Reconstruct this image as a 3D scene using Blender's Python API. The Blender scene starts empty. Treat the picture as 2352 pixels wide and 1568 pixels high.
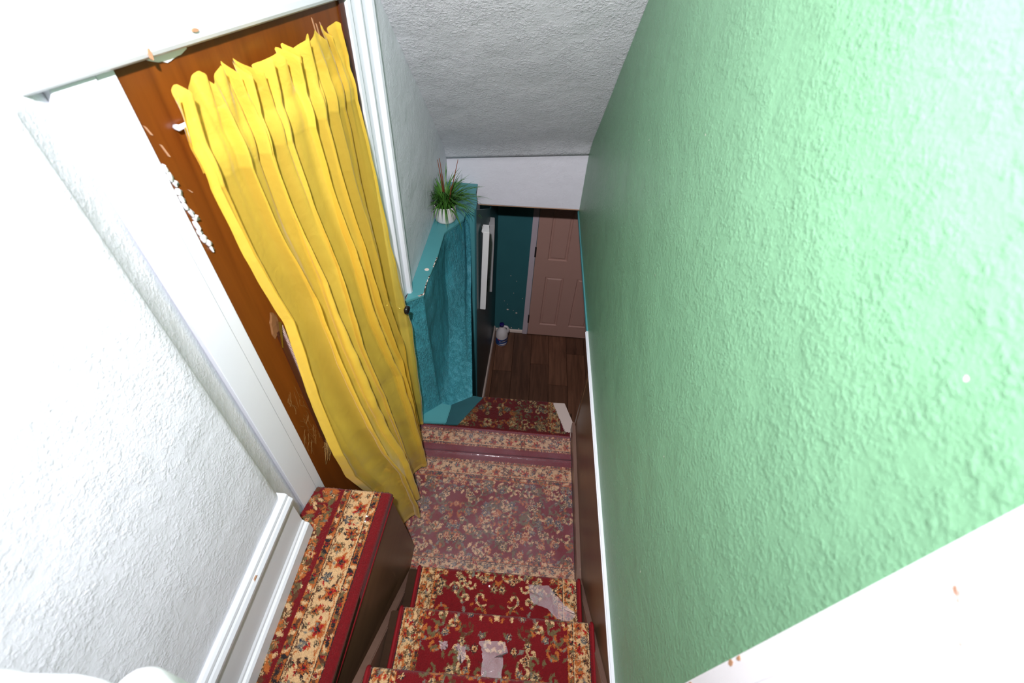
import bpy, bmesh, math, random
import numpy as np
from mathutils import Vector, Matrix, noise as mnoise

rnd = random.Random(7)
RS = np.random.RandomState(11)
C = bpy.context.scene.collection
ZO = 3.4                       # numbers below are measured from eye height; the hall floor then sits at z = 0

# ------------------------------------------------------------------ camera, world, light, exposure
cam_d = bpy.data.cameras.new('camera'); cam = bpy.data.objects.new('camera', cam_d); C.objects.link(cam)
RX, RY, RZ = (0.9966, 0.0643, 0.0517), (0.0820, -0.7080, -0.7014), (-0.0085, 0.7032, -0.7109)
cam.matrix_world = Matrix(((RX[0], -RY[0], -RZ[0], 0), (RX[1], -RY[1], -RZ[1], 0), (RX[2], -RY[2], -RZ[2], ZO), (0, 0, 0, 1)))
cam_d.sensor_width = 36.0
cam_d.lens = 1045.0 * 36.0 / 2352.0
cam_d.clip_start = 0.02
cam_d.dof.use_dof = True
cam_d.dof.focus_distance = 2.3
cam_d.dof.aperture_fstop = 3.5
sc = bpy.context.scene
sc.camera = cam
sc.view_settings.view_transform = 'Standard'
sc.view_settings.look = 'None'
sc.view_settings.gamma = 1.0
sc.view_settings.use_curve_mapping = False
sc.view_settings.exposure = 0.0
sc.cycles.max_bounces = 5; sc.cycles.diffuse_bounces = 3; sc.cycles.glossy_bounces = 2
sc.cycles.transmission_bounces = 2; sc.cycles.transparent_max_bounces = 12
sc.cycles.caustics_reflective = False; sc.cycles.caustics_refractive = False

world = bpy.data.worlds.new('world'); sc.world = world; world.use_nodes = True
bgn = world.node_tree.nodes['Background']
bgn.inputs[0].default_value = (0.85, 0.92, 1.0, 1); bgn.inputs[1].default_value = 0.05

# the photographer's flash, held up above and a little behind the camera
fl = bpy.data.lights.new('camera_flash', 'SPOT'); fo = bpy.data.objects.new('camera_flash', fl); C.objects.link(fo)
fl.energy = 250.0; fl.color = (0.97, 0.955, 1.0); fl.shadow_soft_size = 0.035
fl.spot_size = math.radians(160); fl.spot_blend = 1.0
fo.location = (-0.11, -0.02, ZO + 0.46)
fd = Vector((-0.02, 0.80, -0.60))
fo.rotation_euler = fd.to_track_quat('-Z', 'Y').to_euler()

# ------------------------------------------------------------------ helpers
ORG = {}
def V(p): return (p[0], p[1], p[2] + ZO)

def props(o, label=None, cat=None, group=None, kind=None):
    if label: o['label'] = label
    if cat: o['category'] = cat
    if group: o['group'] = group
    if kind: o['kind'] = kind
    return o

def thing(name, label, cat, loc, group=None):
    o = bpy.data.objects.new(name, None); C.objects.link(o)
    o.empty_display_size = 0.05
    o.location = V(loc); ORG[o.name] = Vector(V(loc))
    return props(o, label, cat, group)

def link_mesh(name, me, mat, parent=None, smooth=False):
    o = bpy.data.objects.new(name, me); C.objects.link(o)
    if mat is not None:
        for m in (mat if isinstance(mat, (list, tuple)) else [mat]): me.materials.append(m)
    if smooth: me.polygons.foreach_set('use_smooth', [True] * len(me.polygons))
    if parent is not None:
        o.parent = parent; ORG[o.name] = ORG[parent.name]
    else:
        ORG[o.name] = Vector((0, 0, 0))
    return o

class MB:
    def __init__(s): s.v = []; s.f = []; s.m = []
    def add(s, vs, fs, mi=0):
        b = len(s.v); s.v += [tuple(x) for x in vs]
        s.f += [tuple(b + i for i in f) for f in fs]; s.m += [mi] * len(fs); return s
    def box(s, a, b, mi=0):
        x0, y0, z0 = a; x1, y1, z1 = b
        return s.add([(x0,y0,z0),(x1,y0,z0),(x1,y1,z0),(x0,y1,z0),(x0,y0,z1),(x1,y0,z1),(x1,y1,z1),(x0,y1,z1)],
              [(0,3,2,1),(4,5,6,7),(0,1,5,4),(1,2,6,5),(2,3,7,6),(3,0,4,7)], mi)
    def hexa(s, lo, hi, mi=0):
        """lo, hi: equal-length rings of points; closed solid between them"""
        n = len(lo)
        fs = [tuple(range(n))[::-1], tuple(range(n, 2*n))] + [(i, (i+1) % n, n + (i+1) % n, n + i) for i in range(n)]
        return s.add(list(lo) + list(hi), fs, mi)
    def prism_x(s, yz, x0, x1, mi=0):
        return s.hexa([(x0, y, z) for y, z in yz], [(x1, y, z) for y, z in yz], mi)
    def prism_z(s, xy, z0, z1, mi=0):
        return s.hexa([(x, y, z0) for x, y in xy], [(x, y, z1) for x, y in xy], mi)
    def prism_y(s, xz, y0, y1, mi=0):
        return s.hexa([(x, y0, z) for x, z in xz], [(x, y1, z) for x, z in xz], mi)
    def tube(s, pts, r, n=8, mi=0, cap=True):
        pts = [Vector(p) for p in pts]; rr = r if isinstance(r, (list, tuple)) else [r] * len(pts)
        b = len(s.v); up = Vector((0.31, 0.2, 0.93))
        for i, p in enumerate(pts):
            t = (pts[min(i+1, len(pts)-1)] - pts[max(i-1, 0)]).normalized()
            a = t.cross(up)
            if a.length < 1e-4: a = t.cross(Vector((1, 0, 0)))
            a.normalize(); c = t.cross(a)
            for k in range(n):
                th = 2 * math.pi * k / n
                s.v.append(tuple(p + (a * math.cos(th) + c * math.sin(th)) * rr[i]))
        for i in range(len(pts) - 1):
            for k in range(n):
                s.f.append((b+i*n+k, b+i*n+(k+1) % n, b+(i+1)*n+(k+1) % n, b+(i+1)*n+k)); s.m.append(mi)
        if cap:
            s.f.append(tuple(b + k for k in range(n))[::-1]); s.m.append(mi)
            e = b + (len(pts)-1)*n; s.f.append(tuple(e + k for k in range(n))); s.m.append(mi)
        return s
    def lathe(s, prof, c, n=32, mi=0, sx=1.0, sy=1.0):
        b = len(s.v)
        for r, z in prof:
            for k in range(n):
                th = 2*math.pi*k/n
                s.v.append((c[0] + r*sx*math.cos(th), c[1] + r*sy*math.sin(th), c[2] + z))
        for i in range(len(prof) - 1):
            for k in range(n):
                s.f.append((b+i*n+k, b+i*n+(k+1) % n, b+(i+1)*n+(k+1) % n, b+(i+1)*n+k)); s.m.append(mi)
        return s
    def build(s, name, mat, parent=None, smooth=False, bevel=0.0):
        if parent is not None: og = ORG[parent.name]
        else: og = Vector((0, 0, 0))
        me = bpy.data.meshes.new(name)
        me.from_pydata([(x - og.x, y - og.y, z + ZO - og.z) for x, y, z in s.v], [], s.f)
        me.polygons.foreach_set('material_index', s.m)
        if bevel > 0:
            bm = bmesh.new(); bm.from_mesh(me)
            bmesh.ops.recalc_face_normals(bm, faces=bm.faces)
            bmesh.ops.bevel(bm, geom=list(bm.edges), offset=bevel, segments=2, affect='EDGES', clamp_overlap=True)
            bm.to_mesh(me); bm.free()
        else:
            bm = bmesh.new(); bm.from_mesh(me); bmesh.ops.recalc_face_normals(bm, faces=bm.faces); bm.to_mesh(me); bm.free()
        return link_mesh(name, me, mat, parent, smooth)

def grid_mesh(name, P, mat, parent=None, col=None, mask=None, smooth=True, uv=False):
    """P: (nv, nu, 3) array of points (eye-height coordinates)"""
    nv, nu, _ = P.shape
    og = ORG[parent.name] if parent is not None else Vector((0, 0, 0))
    co = P.reshape(-1, 3).astype(np.float32).copy(); co[:, 2] += ZO
    co -= np.array(og, dtype=np.float32)
    idx = np.arange(nv*nu).reshape(nv, nu)
    q = np.stack([idx[:-1, :-1], idx[:-1, 1:], idx[1:, 1:], idx[1:, :-1]], -1).reshape(-1, 4)
    if mask is not None:
        q = q[mask.reshape(-1)]
        used = np.unique(q); remap = -np.ones(nv*nu, int); remap[used] = np.arange(len(used))
        q = remap[q]; co = co[used]
        if col is not None: col = col.reshape(-1, 3)[used]
    me = bpy.data.meshes.new(name)
    me.vertices.add(len(co)); me.vertices.foreach_set('co', co.reshape(-1))
    nq = len(q)
    me.loops.add(nq*4); me.loops.foreach_set('vertex_index', q.reshape(-1).astype(np.int32))
    me.polygons.add(nq)
    me.polygons.foreach_set('loop_start', np.arange(0, nq*4, 4, dtype=np.int32))
    me.polygons.foreach_set('loop_total', np.full(nq, 4, dtype=np.int32))
    if col is not None:
        a = me.color_attributes.new('weave', 'FLOAT_COLOR', 'POINT')
        c4 = np.ones((len(co), 4), np.float32); c4[:, :3] = col.reshape(-1, 3)
        a.data.foreach_set('color', c4.reshape(-1))
    me.update(calc_edges=True); me.validate()
    return link_mesh(name, me, mat, parent, smooth)

def struct(o): o['kind'] = 'structure'; return o

# ------------------------------------------------------------------ materials
def lin(c):
    return tuple((x/255/12.92 if x/255 <= 0.04045 else ((x/255 + 0.055)/1.055) ** 2.4) for x in c)

class NT:
    def __init__(s, name):
        s.mat = bpy.data.materials.new(name); s.mat.use_nodes = True
        s.t = s.mat.node_tree; s.b = s.t.nodes['Principled BSDF']; s.out = s.t.nodes['Material Output']
        s.tc = s.n('ShaderNodeTexCoord')
    def n(s, typ, **kw):
        nd = s.t.nodes.new(typ)
        for k, v in kw.items(): setattr(nd, k, v)
        return nd
    def l(s, a, b): s.t.links.new(a, b)
    def noise(s, scale, detail=3, rough=0.55, vec=None, dist=0.0):
        nd = s.n('ShaderNodeTexNoise'); nd.inputs['Scale'].default_value = scale
        nd.inputs['Detail'].default_value = detail; nd.inputs['Roughness'].default_value = rough
        nd.inputs['Distortion'].default_value = dist
        s.l(vec if vec is not None else s.tc.outputs['Object'], nd.inputs['Vector']); return nd
    def vor(s, scale, feature='F1', vec=None, smooth=0.3):
        nd = s.n('ShaderNodeTexVoronoi'); nd.feature = feature; nd.inputs['Scale'].default_value = scale
        if feature == 'SMOOTH_F1': nd.inputs['Smoothness'].default_value = smooth
        s.l(vec if vec is not None else s.tc.outputs['Object'], nd.inputs['Vector']); return nd
    def mapping(s, scale=(1, 1, 1), rot=(0, 0, 0)):
        nd = s.n('ShaderNodeMapping'); nd.inputs['Scale'].default_value = scale; nd.inputs['Rotation'].default_value = rot
        s.l(s.tc.outputs['Object'], nd.inputs['Vector']); return nd.outputs[0]
    def ramp(s, fac, stops, interp='LINEAR'):
        nd = s.n('ShaderNodeValToRGB'); nd.color_ramp.interpolation = interp
        el = nd.color_ramp.elements
        while len(el) < len(stops): el.new(0.5)
        for e, (p, c) in zip(el, stops):
            e.position = p; e.color = (*c, 1) if len(c) == 3 else c
        s.l(fac, nd.inputs[0]); return nd.outputs[0]
    def math(s, op, a, b=None, clamp=False):
        nd = s.n('ShaderNodeMath'); nd.operation = op; nd.use_clamp = clamp
        for i, x in enumerate((a, b)):
            if x is None: continue
            if isinstance(x, (int, float)): nd.inputs[i].default_value = x
            else: s.l(x, nd.inputs[i])
        return nd.outputs[0]
    def mix(s, fac, a, b, blend='MIX'):
        nd = s.n('ShaderNodeMix'); nd.data_type = 'RGBA'; nd.blend_type = blend
        for sock, x in ((nd.inputs[0], fac), (nd.inputs[6], a), (nd.inputs[7], b)):
            if isinstance(x, (int, float)): sock.default_value = x
            elif isinstance(x, tuple): sock.default_value = (*x[:3], 1)
            else: s.l(x, sock)
        return nd.outputs[2]
    def bump(s, h, strength=0.5, dist=0.01, prev=None):
        nd = s.n('ShaderNodeBump'); nd.inputs['Strength'].default_value = strength; nd.inputs['Distance'].default_value = dist
        s.l(h, nd.inputs['Height'])
        if prev is not None: s.l(prev, nd.inputs['Normal'])
        return nd.outputs[0]
    def base(s, c):
        if isinstance(c, tuple): s.b.inputs['Base Color'].default_value = (*c, 1)
        else: s.l(c, s.b.inputs['Base Color'])
    def rough(s, r):
        if isinstance(r, (int, float)): s.b.inputs['Roughness'].default_value = r
        else: s.l(r, s.b.inputs['Roughness'])
    def normal(s, n): s.l(n, s.b.inputs['Normal'])
    def spec(s, v): s.b.inputs['Specular IOR Level'].default_value = v

def plaster(name, base, rough=0.38, spec=0.5, s1=70, s2=170, strength=0.55, dist=0.006, var=0.06, chips=False, smooth_patch=True, stretch=(1, 1, 1)):
    """rolled paint over a lumpy plaster: overlapping drips plus fine orange peel"""
    m = NT(name)
    vec = m.mapping(stretch)
    n0 = m.noise(s1, 5, 0.62, vec, 0.25)
    n1 = m.noise(s2, 4, 0.65, vec)
    n2 = m.noise(s1*0.30, 3, 0.55, vec)
    blob = m.ramp(n0.outputs[0], [(0.40, (0, 0, 0)), (0.66, (1, 1, 1))], 'EASE')
    pm = m.ramp(n2.outputs[0], [(0.34, (0.15,)*3), (0.60, (1, 1, 1))])
    h = m.math('ADD', m.math('MULTIPLY', blob, pm), m.math('MULTIPLY', n1.outputs[0], 0.70))
    big = m.noise(6, 3, 0.5)
    if smooth_patch:
        fade = m.ramp(big.outputs[0], [(0.34, (0.35,)*3), (0.55, (1, 1, 1))])
        h = m.math('MULTIPLY', h, fade)
    nb = m.bump(big.outputs[0], 0.25, 0.03)
    m.normal(m.bump(h, strength, dist, nb))
    c = m.mix(big.outputs[0], tuple(x*(1-var) for x in base), tuple(min(1, x*(1+var)) for x in base))
    if chips:
        ch = m.vor(9, 'F1'); cn = m.noise(160, 2, 0.5)
        cf = m.ramp(m.math('ADD', ch.outputs['Distance'], m.math('MULTIPLY', cn.outputs[0], 0.04)), [(0.036, (1, 1, 1)), (0.042, (0, 0, 0))])
        c = m.mix(cf, c, (0.85, 0.78, 0.70))
    m.base(c); m.rough(rough); m.spec(spec)
    return m.mat

def simple(name, base, rough=0.5, spec=0.5, bump=0.0, bscale=200, var=0.0, metal=0.0):
    m = NT(name)
    if var > 0:
        n = m.noise(7, 4, 0.6)
        m.base(m.mix(n.outputs[0], tuple(x*(1-var) for x in base), tuple(min(1, x*(1+var)) for x in base)))
    else: m.base(base)
    m.rough(rough); m.spec(spec); m.b.inputs['Metallic'].default_value = metal
    if bump > 0: m.normal(m.bump(m.noise(bscale, 3).outputs[0], bump, 0.002))
    return m.mat

M = {}
M['green'] = plaster('green_wall_paint', (0.160, 0.330, 0.192), 0.34, 0.34, 92, 260, 0.42, 0.006, 0.05, True)
M['white_plaster'] = plaster('white_wall_paint', (0.80, 0.80, 0.86), 0.45, 0.40, 95, 240, 0.42, 0.005, 0.04)
M['ceiling_plaster'] = plaster('ceiling_plaster', (0.74, 0.73, 0.77), 0.36, 0.5, 85, 240, 0.70, 0.007, 0.10)
M['bulkhead'] = plaster('bulkhead_plaster', (0.78, 0.755, 0.82), 0.55, 0.3, 110, 300, 0.30, 0.004, 0.04)
M['teal_rough'] = plaster('rough_teal_plaster', (0.056, 0.30, 0.365), 0.36, 0.5, 80, 190, 0.8, 0.009, 0.12, False, True, (1.6, 1.6, 0.6))
M['teal'] = simple('teal_paint', (0.080, 0.30, 0.325), 0.45, 0.4, 0.15, 120, 0.08)
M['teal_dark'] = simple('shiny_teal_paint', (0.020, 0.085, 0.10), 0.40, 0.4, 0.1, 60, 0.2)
M['white_gloss'] = simple('white_gloss_paint', (0.74, 0.75, 0.80), 0.28, 0.5, 0.10, 90, 0.03)
M['chip'] = simple('bare_wood_chip', (0.42, 0.23, 0.13), 0.7, 0.2)
M['paint_curl'] = simple('curled_white_paint', (0.82, 0.80, 0.80), 0.3, 0.6)

def trim_white():
    m = NT('scuffed_white_trim'); n = m.noise(14, 5, 0.65); d = m.noise(120, 3, 0.7)
    f = m.ramp(m.math('ADD', n.outputs[0], m.math('MULTIPLY', d.outputs[0], 0.25)), [(0.80, (0, 0, 0)), (0.84, (1, 1, 1))])
    m.base(m.mix(f, (0.80, 0.79, 0.80), (0.33, 0.17, 0.10))); m.rough(0.35)
    m.normal(m.bump(d.outputs[0], 0.2, 0.002)); return m.mat
M['scuffed'] = trim_white()

def wood(name, ca, cb, rough=0.3, spec=0.5, stretch=(40, 40, 1.6), scr=0.0, axis_rot=(0, 0, 0)):
    m = NT(name)
    vec = m.mapping(stretch, axis_rot)
    g = m.noise(1.0, 6, 0.6, vec, 0.4); big = m.noise(2.2, 3, 0.5)
    f = m.math('ADD', m.math('MULTIPLY', g.outputs[0], 0.7), m.math('MULTIPLY', big.outputs[0], 0.4))
    c = m.ramp(f, [(0.30, ca), (0.75, cb)])
    if scr > 0:
        v2 = m.mapping((70, 70, 5), (0.35, 0.25, 0.5)); sn = m.noise(1.0, 2, 0.5, v2, 0.8)
        sf = m.ramp(sn.outputs[0], [(0.70, (0, 0, 0)), (0.735, (1, 1, 1))])
        area = m.ramp(m.noise(5, 2).outputs[0], [(0.5, (0, 0, 0)), (0.62, (1, 1, 1))])
        c = m.mix(m.math('MULTIPLY', m.math('MULTIPLY', sf, area), scr), c, (0.45, 0.30, 0.18))
    m.base(c); m.rough(rough); m.spec(spec)
    m.normal(m.bump(g.outputs[0], 0.08, 0.002))
    return m.mat
M['door_wood'] = wood('varnished_brown_door', (0.105, 0.024, 0.0035), (0.20, 0.052, 0.006), 0.30, 0.45, (30, 30, 1.2), 0.0)
M['jamb_wood'] = wood('dark_red_brown_jamb', (0.06, 0.016, 0.008), (0.09, 0.026, 0.012), 0.3)
M['brown_board'] = wood('brown_stair_board', (0.090, 0.044, 0.022), (0.145, 0.074, 0.038), 0.34, 0.5, (30, 5, 30), 0.6)
M['brown_skirt'] = wood('brown_skirt_board', (0.145, 0.080, 0.060), (0.20, 0.115, 0.088), 0.32, 0.5, (30, 4, 30), 0.3)
M['dark_board'] = wood('dark_brown_tread', (0.026, 0.012, 0.006), (0.045, 0.021, 0.011), 0.75, 0.10, (4, 30, 30))
M['pale_board'] = simple('bare_pale_board', (0.50, 0.40, 0.36), 0.55, 0.3, 0.1, 60, 0.05)
M['edge_wood'] = simple('raw_plaster_edge', (0.50, 0.30, 0.20), 0.7, 0.2)

def plank_mat(i):
    m = NT('laminate_plank_%d' % i); r = random.Random(i*13+5)
    vec = m.mapping((26, 2.2, 26)); vn = m.n('ShaderNodeVectorMath'); vn.operation = 'ADD'
    m.l(vec, vn.inputs[0]); vn.inputs[1].default_value = (r.random()*40, r.random()*40, 0)
    g = m.noise(1.0, 5, 0.6, vn.outputs[0], 0.6)
    kn = m.noise(3.2, 2, 0.5, vn.outputs[0], 0.3)
    k = r.uniform(0.6, 1.45)
    c = m.ramp(g.outputs[0], [(0.28, (0.065*k, 0.026*k, 0.014*k)), (0.72, (0.18*k, 0.080*k, 0.045*k))])
    c = m.mix(m.ramp(kn.outputs[0], [(0.66, (0, 0, 0)), (0.78, (1, 1, 1))]), c, (0.03, 0.014, 0.008))
    m.base(c); m.rough(0.42); m.normal(m.bump(g.outputs[0], 0.1, 0.001)); return m.mat
M['planks'] = [plank_mat(i) for i in range(4)]
M['hall_door'] = simple('beige_pink_door_paint', (0.50, 0.285, 0.235), 0.5, 0.35, 0.06, 60, 0.04)
M['hall_trim'] = simple('off_white_hall_trim', (0.60, 0.50, 0.55), 0.5, 0.3, 0, 0, 0.06)
M['hall_base'] = simple('cream_skirting', (0.85, 0.68, 0.60), 0.45, 0.35)
M['black'] = simple('black_metal', (0.012, 0.011, 0.011), 0.25, 0.5)
M['chrome'] = simple('bright_steel', (0.75, 0.72, 0.68), 0.15, 0.5, 0, 0, 0, 1.0)

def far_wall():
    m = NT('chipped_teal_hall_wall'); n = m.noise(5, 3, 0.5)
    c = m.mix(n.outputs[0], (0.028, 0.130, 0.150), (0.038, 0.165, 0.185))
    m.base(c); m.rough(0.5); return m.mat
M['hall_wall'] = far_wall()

def curtain_mat():
    m = NT('yellow_organza'); t = m.t
    at = m.n('ShaderNodeAttribute'); at.attribute_name = 'weave'; cr = m.noise(30, 4, 0.65, None, 0.5)
    m.base((0.90, 0.63, 0.085)); m.rough(0.33); m.spec(0.55)
    m.b.inputs['Sheen Weight'].default_value = 0.25; m.b.inputs['Sheen Roughness'].default_value = 0.35
    m.normal(m.bump(cr.outputs[0], 0.35, 0.006))
    tl = m.n('ShaderNodeBsdfTranslucent'); tl.inputs[0].default_value = (0.95, 0.66, 0.04, 1)
    tr = m.n('ShaderNodeBsdfTransparent'); tr.inputs[0].default_value = (1.0, 0.86, 0.36, 1)
    m1 = m.n('ShaderNodeMixShader'); m1.inputs[0].default_value = 0.22
    m.l(m.b.outputs[0], m1.inputs[1]); m.l(tl.outputs[0], m1.inputs[2])
    # seen edge-on a weave closes up
    lw = m.n('ShaderNodeLayerWeight'); lw.inputs[0].default_value = 0.35
    op = m.math('ADD', m.math('MULTIPLY', lw.outputs['Facing'], 0.40), at.outputs['Fac'], True)
    m2 = m.n('ShaderNodeMixShader'); m.l(op, m2.inputs[0])
    m.l(tr.outputs[0], m2.inputs[1]); m.l(m1.outputs[0], m2.inputs[2])
    m.l(m2.outputs[0], m.out.inputs[0]); return m.mat
M['organza'] = curtain_mat()
M['hem'] = simple('folded_yellow_hem', (0.90, 0.60, 0.03), 0.5, 0.4)

def rug_mat(name, k=1.0):
    m = NT(name); at = m.n('ShaderNodeAttribute'); at.attribute_name = 'weave'
    n = m.noise(420, 2, 0.6); n2 = m.noise(60, 3, 0.6)
    f = m.math('ADD', m.math('MULTIPLY', n.outputs[0], 0.9), m.math('MULTIPLY', n2.outputs[0], 0.4))
    sh = m.n('ShaderNodeCombineColor'); 
    vv = m.math('ADD', f, 0.30)
    for i in range(3): m.l(vv, sh.inputs[i])
    m.base(m.mix(1.0, at.outputs['Color'], sh.outputs[0], 'MULTIPLY'))
    m.rough(0.85); m.spec(0.15); m.b.inputs['Sheen Weight'].default_value = 0.15
    m.normal(m.bump(n.outputs[0], 0.7, 0.004)); return m.mat
M['rug'] = rug_mat('patterned_pile')
M['binding'] = simple('red_wool_binding', (0.20, 0.006, 0.010), 0.75, 0.2, 0.5, 400, 0.2)

def film_mat(name, haze=0.22, tint=(0.80, 0.66, 0.78), rough=0.22):
    m = NT(name)
    n = m.noise(4.5, 4, 0.6); w = m.noise(34, 3, 0.6, None, 1.0)
    m.base(tint); m.rough(rough); m.spec(0.6)
    m.normal(m.bump(w.outputs[0], 0.35, 0.004))
    tr = m.n('ShaderNodeBsdfTransparent'); tr.inputs[0].default_value = (1.0, 0.96, 0.99, 1)
    f = m.ramp(n.outputs[0], [(0.30, (haze*0.45,)*3), (0.70, (haze*1.45,)*3)])
    mx = m.n('ShaderNodeMixShader'); m.l(f, mx.inputs[0]); m.l(tr.outputs[0], mx.inputs[1]); m.l(m.b.outputs[0], mx.inputs[2])
    gl = m.n('ShaderNodeBsdfGlossy'); gl.inputs['Roughness'].default_value = 0.12; m.l(m.bump(w.outputs[0], 0.35, 0.004), gl.inputs['Normal'])
    fr = m.n('ShaderNodeFresnel'); fr.inputs[0].default_value = 1.4
    m2 = m.n('ShaderNodeMixShader'); m.l(fr.outputs[0], m2.inputs[0]); m.l(mx.outputs[0], m2.inputs[1]); m.l(gl.outputs[0], m2.inputs[2])
    m.l(m2.outputs[0], m.out.inputs[0]); return m.mat
M['film'] = film_mat('hazy_plastic_film', 0.075)
M['scrap'] = film_mat('torn_hazy_film', 0.21, (0.95, 0.80, 0.85), 0.35)

def leaf_mat():
    m = NT('grass_blade_green'); n = m.noise(30, 2, 0.5)
    m.base(m.mix(n.outputs[0], (0.018, 0.085, 0.016), (0.10, 0.26, 0.03))); m.rough(0.4); return m.mat
M['leaf'] = leaf_mat()
M['twig'] = simple('dry_red_brown_twig', (0.20, 0.055, 0.025), 0.7, 0.2)
M['pot'] = simple('white_glazed_pot', (0.72, 0.68, 0.66), 0.45, 0.4, 0.05, 80, 0.04)
M['soil'] = simple('dark_potting_soil', (0.02, 0.018, 0.012), 0.95, 0.1, 0.8, 150)
M['jug'] = simple('white_jug_plastic', (0.74, 0.68, 0.68), 0.4, 0.4)
M['cap'] = simple('navy_cap_plastic', (0.012, 0.006, 0.13), 0.35, 0.4)
M['label'] = simple('blue_jug_label', (0.008, 0.055, 0.23), 0.4, 0.4)
M['label_dark'] = simple('navy_label_band', (0.012, 0.010, 0.07), 0.4, 0.4)
M['label_white'] = simple('white_label_print', (0.75, 0.70, 0.75), 0.5, 0.3)
M['label_red'] = simple('red_label_print', (0.55, 0.03, 0.10), 0.5, 0.3)
M['canvas'] = simple('white_canvas_weave', (0.72, 0.70, 0.70), 0.8, 0.15, 0.5, 500, 0.05)
M['canvas_grey'] = simple('grey_canvas_edge', (0.42, 0.40, 0.41), 0.75, 0.15, 0.4, 500, 0.1)
M['picture'] = simple('dark_painted_canvas_front', (0.035, 0.022, 0.018), 0.6, 0.2, 0, 0, 0.4)
M['cord'] = simple('grey_pink_braid', (0.42, 0.30, 0.27), 0.7, 0.2, 0.4, 300)
M['fluff'] = simple('blond_loose_fibre', (0.34, 0.20, 0.07), 0.7, 0.2)
M['cloth'] = simple('white_cotton_cloth', (0.86, 0.87, 0.90), 0.8, 0.1, 0.3, 60)
M['torn'] = simple('torn_pale_wood', (0.20, 0.09, 0.035), 0.7, 0.2, 0.6, 80, 0.3)

# ------------------------------------------------------------------ measured layout
XG, XP, XL = 0.368, 0.385, -0.553          # green wall face, brown panel face, far white wall face
ZT, ZL, ZH = -1.62, -2.275, -3.40          # trim line, landing, hall floor
YB = 2.93                                  # bulkhead face
AZ = math.radians(11.3)
DN = Vector((math.cos(AZ), -math.sin(AZ), 0)); DT = Vector((math.sin(AZ), math.cos(AZ), 0))
def DP(s, z, off=0.0):                      # point on the plane of the brown door: along, height, out of it
    p = DN * (off - 0.8863) + DT * s; return (p.x, p.y, z)
def dbox(mb, s0, s1, z0, z1, o0, o1, mi=0):
    mb.hexa([DP(s0, z0, o0), DP(s1, z0, o0), DP(s1, z0, o1), DP(s0, z0, o1)],
            [DP(s0, z1, o0), DP(s1, z1, o0), DP(s1, z1, o1), DP(s0, z1, o1)], mi)
    return mb

def wave_grid(p00, p01, p10, p11, nu, nv, amp=0.004, fr=3.0, seed=0):
    P = np.zeros((nv, nu, 3)); a, b, c, d = map(np.array, (p00, p01, p10, p11))
    nrm = np.cross(b - a, c - a); nrm = nrm / np.linalg.norm(nrm)
    for j in range(nv):
        v = j/(nv-1)
        for i in range(nu):
            u = i/(nu-1)
            p = (a*(1-u) + b*u)*(1-v) + (c*(1-u) + d*u)*v
            k = mnoise.noise(Vector((p[0]*fr + seed, p[1]*fr, p[2]*fr)))
            P[j, i] = p + nrm*k*amp
    return P

# ------------------------------------------------------------------ shell
# right: the green wall, a slab whose lower edge overhangs the hall
def zceil_r(y): return -0.27 - 0.98*(y - 2.01)
def zceil_l(y): return -0.29 - 0.905*(y - 1.85)
mb = MB(); mb.prism_x([(0.162, ZT), (3.49, ZT), (3.49, -1.15), (YB, zceil_r(YB)), (1.1, zceil_r(1.1)), (0.8, 0.9), (0.162, 0.9)], XG, XG + 0.10)
g = struct(mb.build('wall_right', M['green']))
mb = MB(); mb.box((XG - 0.0125, -0.75, -1.95), (XG + 0.12, 0.158, 0.95)); mb.box((XG - 0.014, 0.122, -1.95), (XG + 0.02, 0.1625, 0.95))
t = struct(mb.build('trim_1', M['scuffed'], None, False, 0.003))
mb = MB()
for z, y, r in ((-0.97, 0.160, 0.006), (-1.0, 0.158, 0.009), (-1.03, 0.161, 0.007), (-0.79, 0.161, 0.004), (-0.76, 0.161, 0.0035), (-0.905, 0.12, 0.004)):
    pts = [(XG - 0.0155, y + (r*rnd.uniform(.6, 1.2))*math.cos(a) - r, z + r*1.8*rnd.uniform(.6, 1.2)*math.sin(a)) for a in [k*math.pi/3.5 for k in range(7)]]
    mb.hexa(pts, [(p[0] + 0.003, p[1], p[2]) for p in pts])
mb.build('bare_chip', M['chip'], t)
# trim strip along the lower edge of the green wall: white nearer, teal where the hall colour was carried on to it
mb = MB(); mb.prism_x([(0.16, ZT - 0.022), (1.72, ZT - 0.022), (1.72, ZT + 0.003), (0.16, ZT + 0.003)], XG - 0.010, XP + 0.02)
mb.prism_x([(0.16, ZT - 0.010), (1.72, ZT - 0.010), (1.72, ZT - 0.004), (0.16, ZT - 0.004)], XG - 0.013, XG)
struct(mb.build('trim_2', M['white_gloss']))
mb = MB(); mb.prism_x([(1.72, ZT - 0.016), (YB + .02, ZT - 0.016), (YB + .02, ZT + 0.003), (1.72, ZT + 0.003)], XG - 0.007, XP + 0.02)
struct(mb.build('trim_3', M['teal']))
# brown panel under it, ending at the far edge of the landing
mb = MB(); mb.prism_x([(0.0, ZT - 0.02), (1.555, ZT - 0.02), (1.555, ZH), (0.0, ZH)], XP, XP + 0.10)
mb.box((XP - 0.004, 1.535, ZL + .075), (XP + 0.104, 1.559, ZT - 0.022))
struct(mb.build('wall_stair_panel', M['brown_board']))

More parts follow.
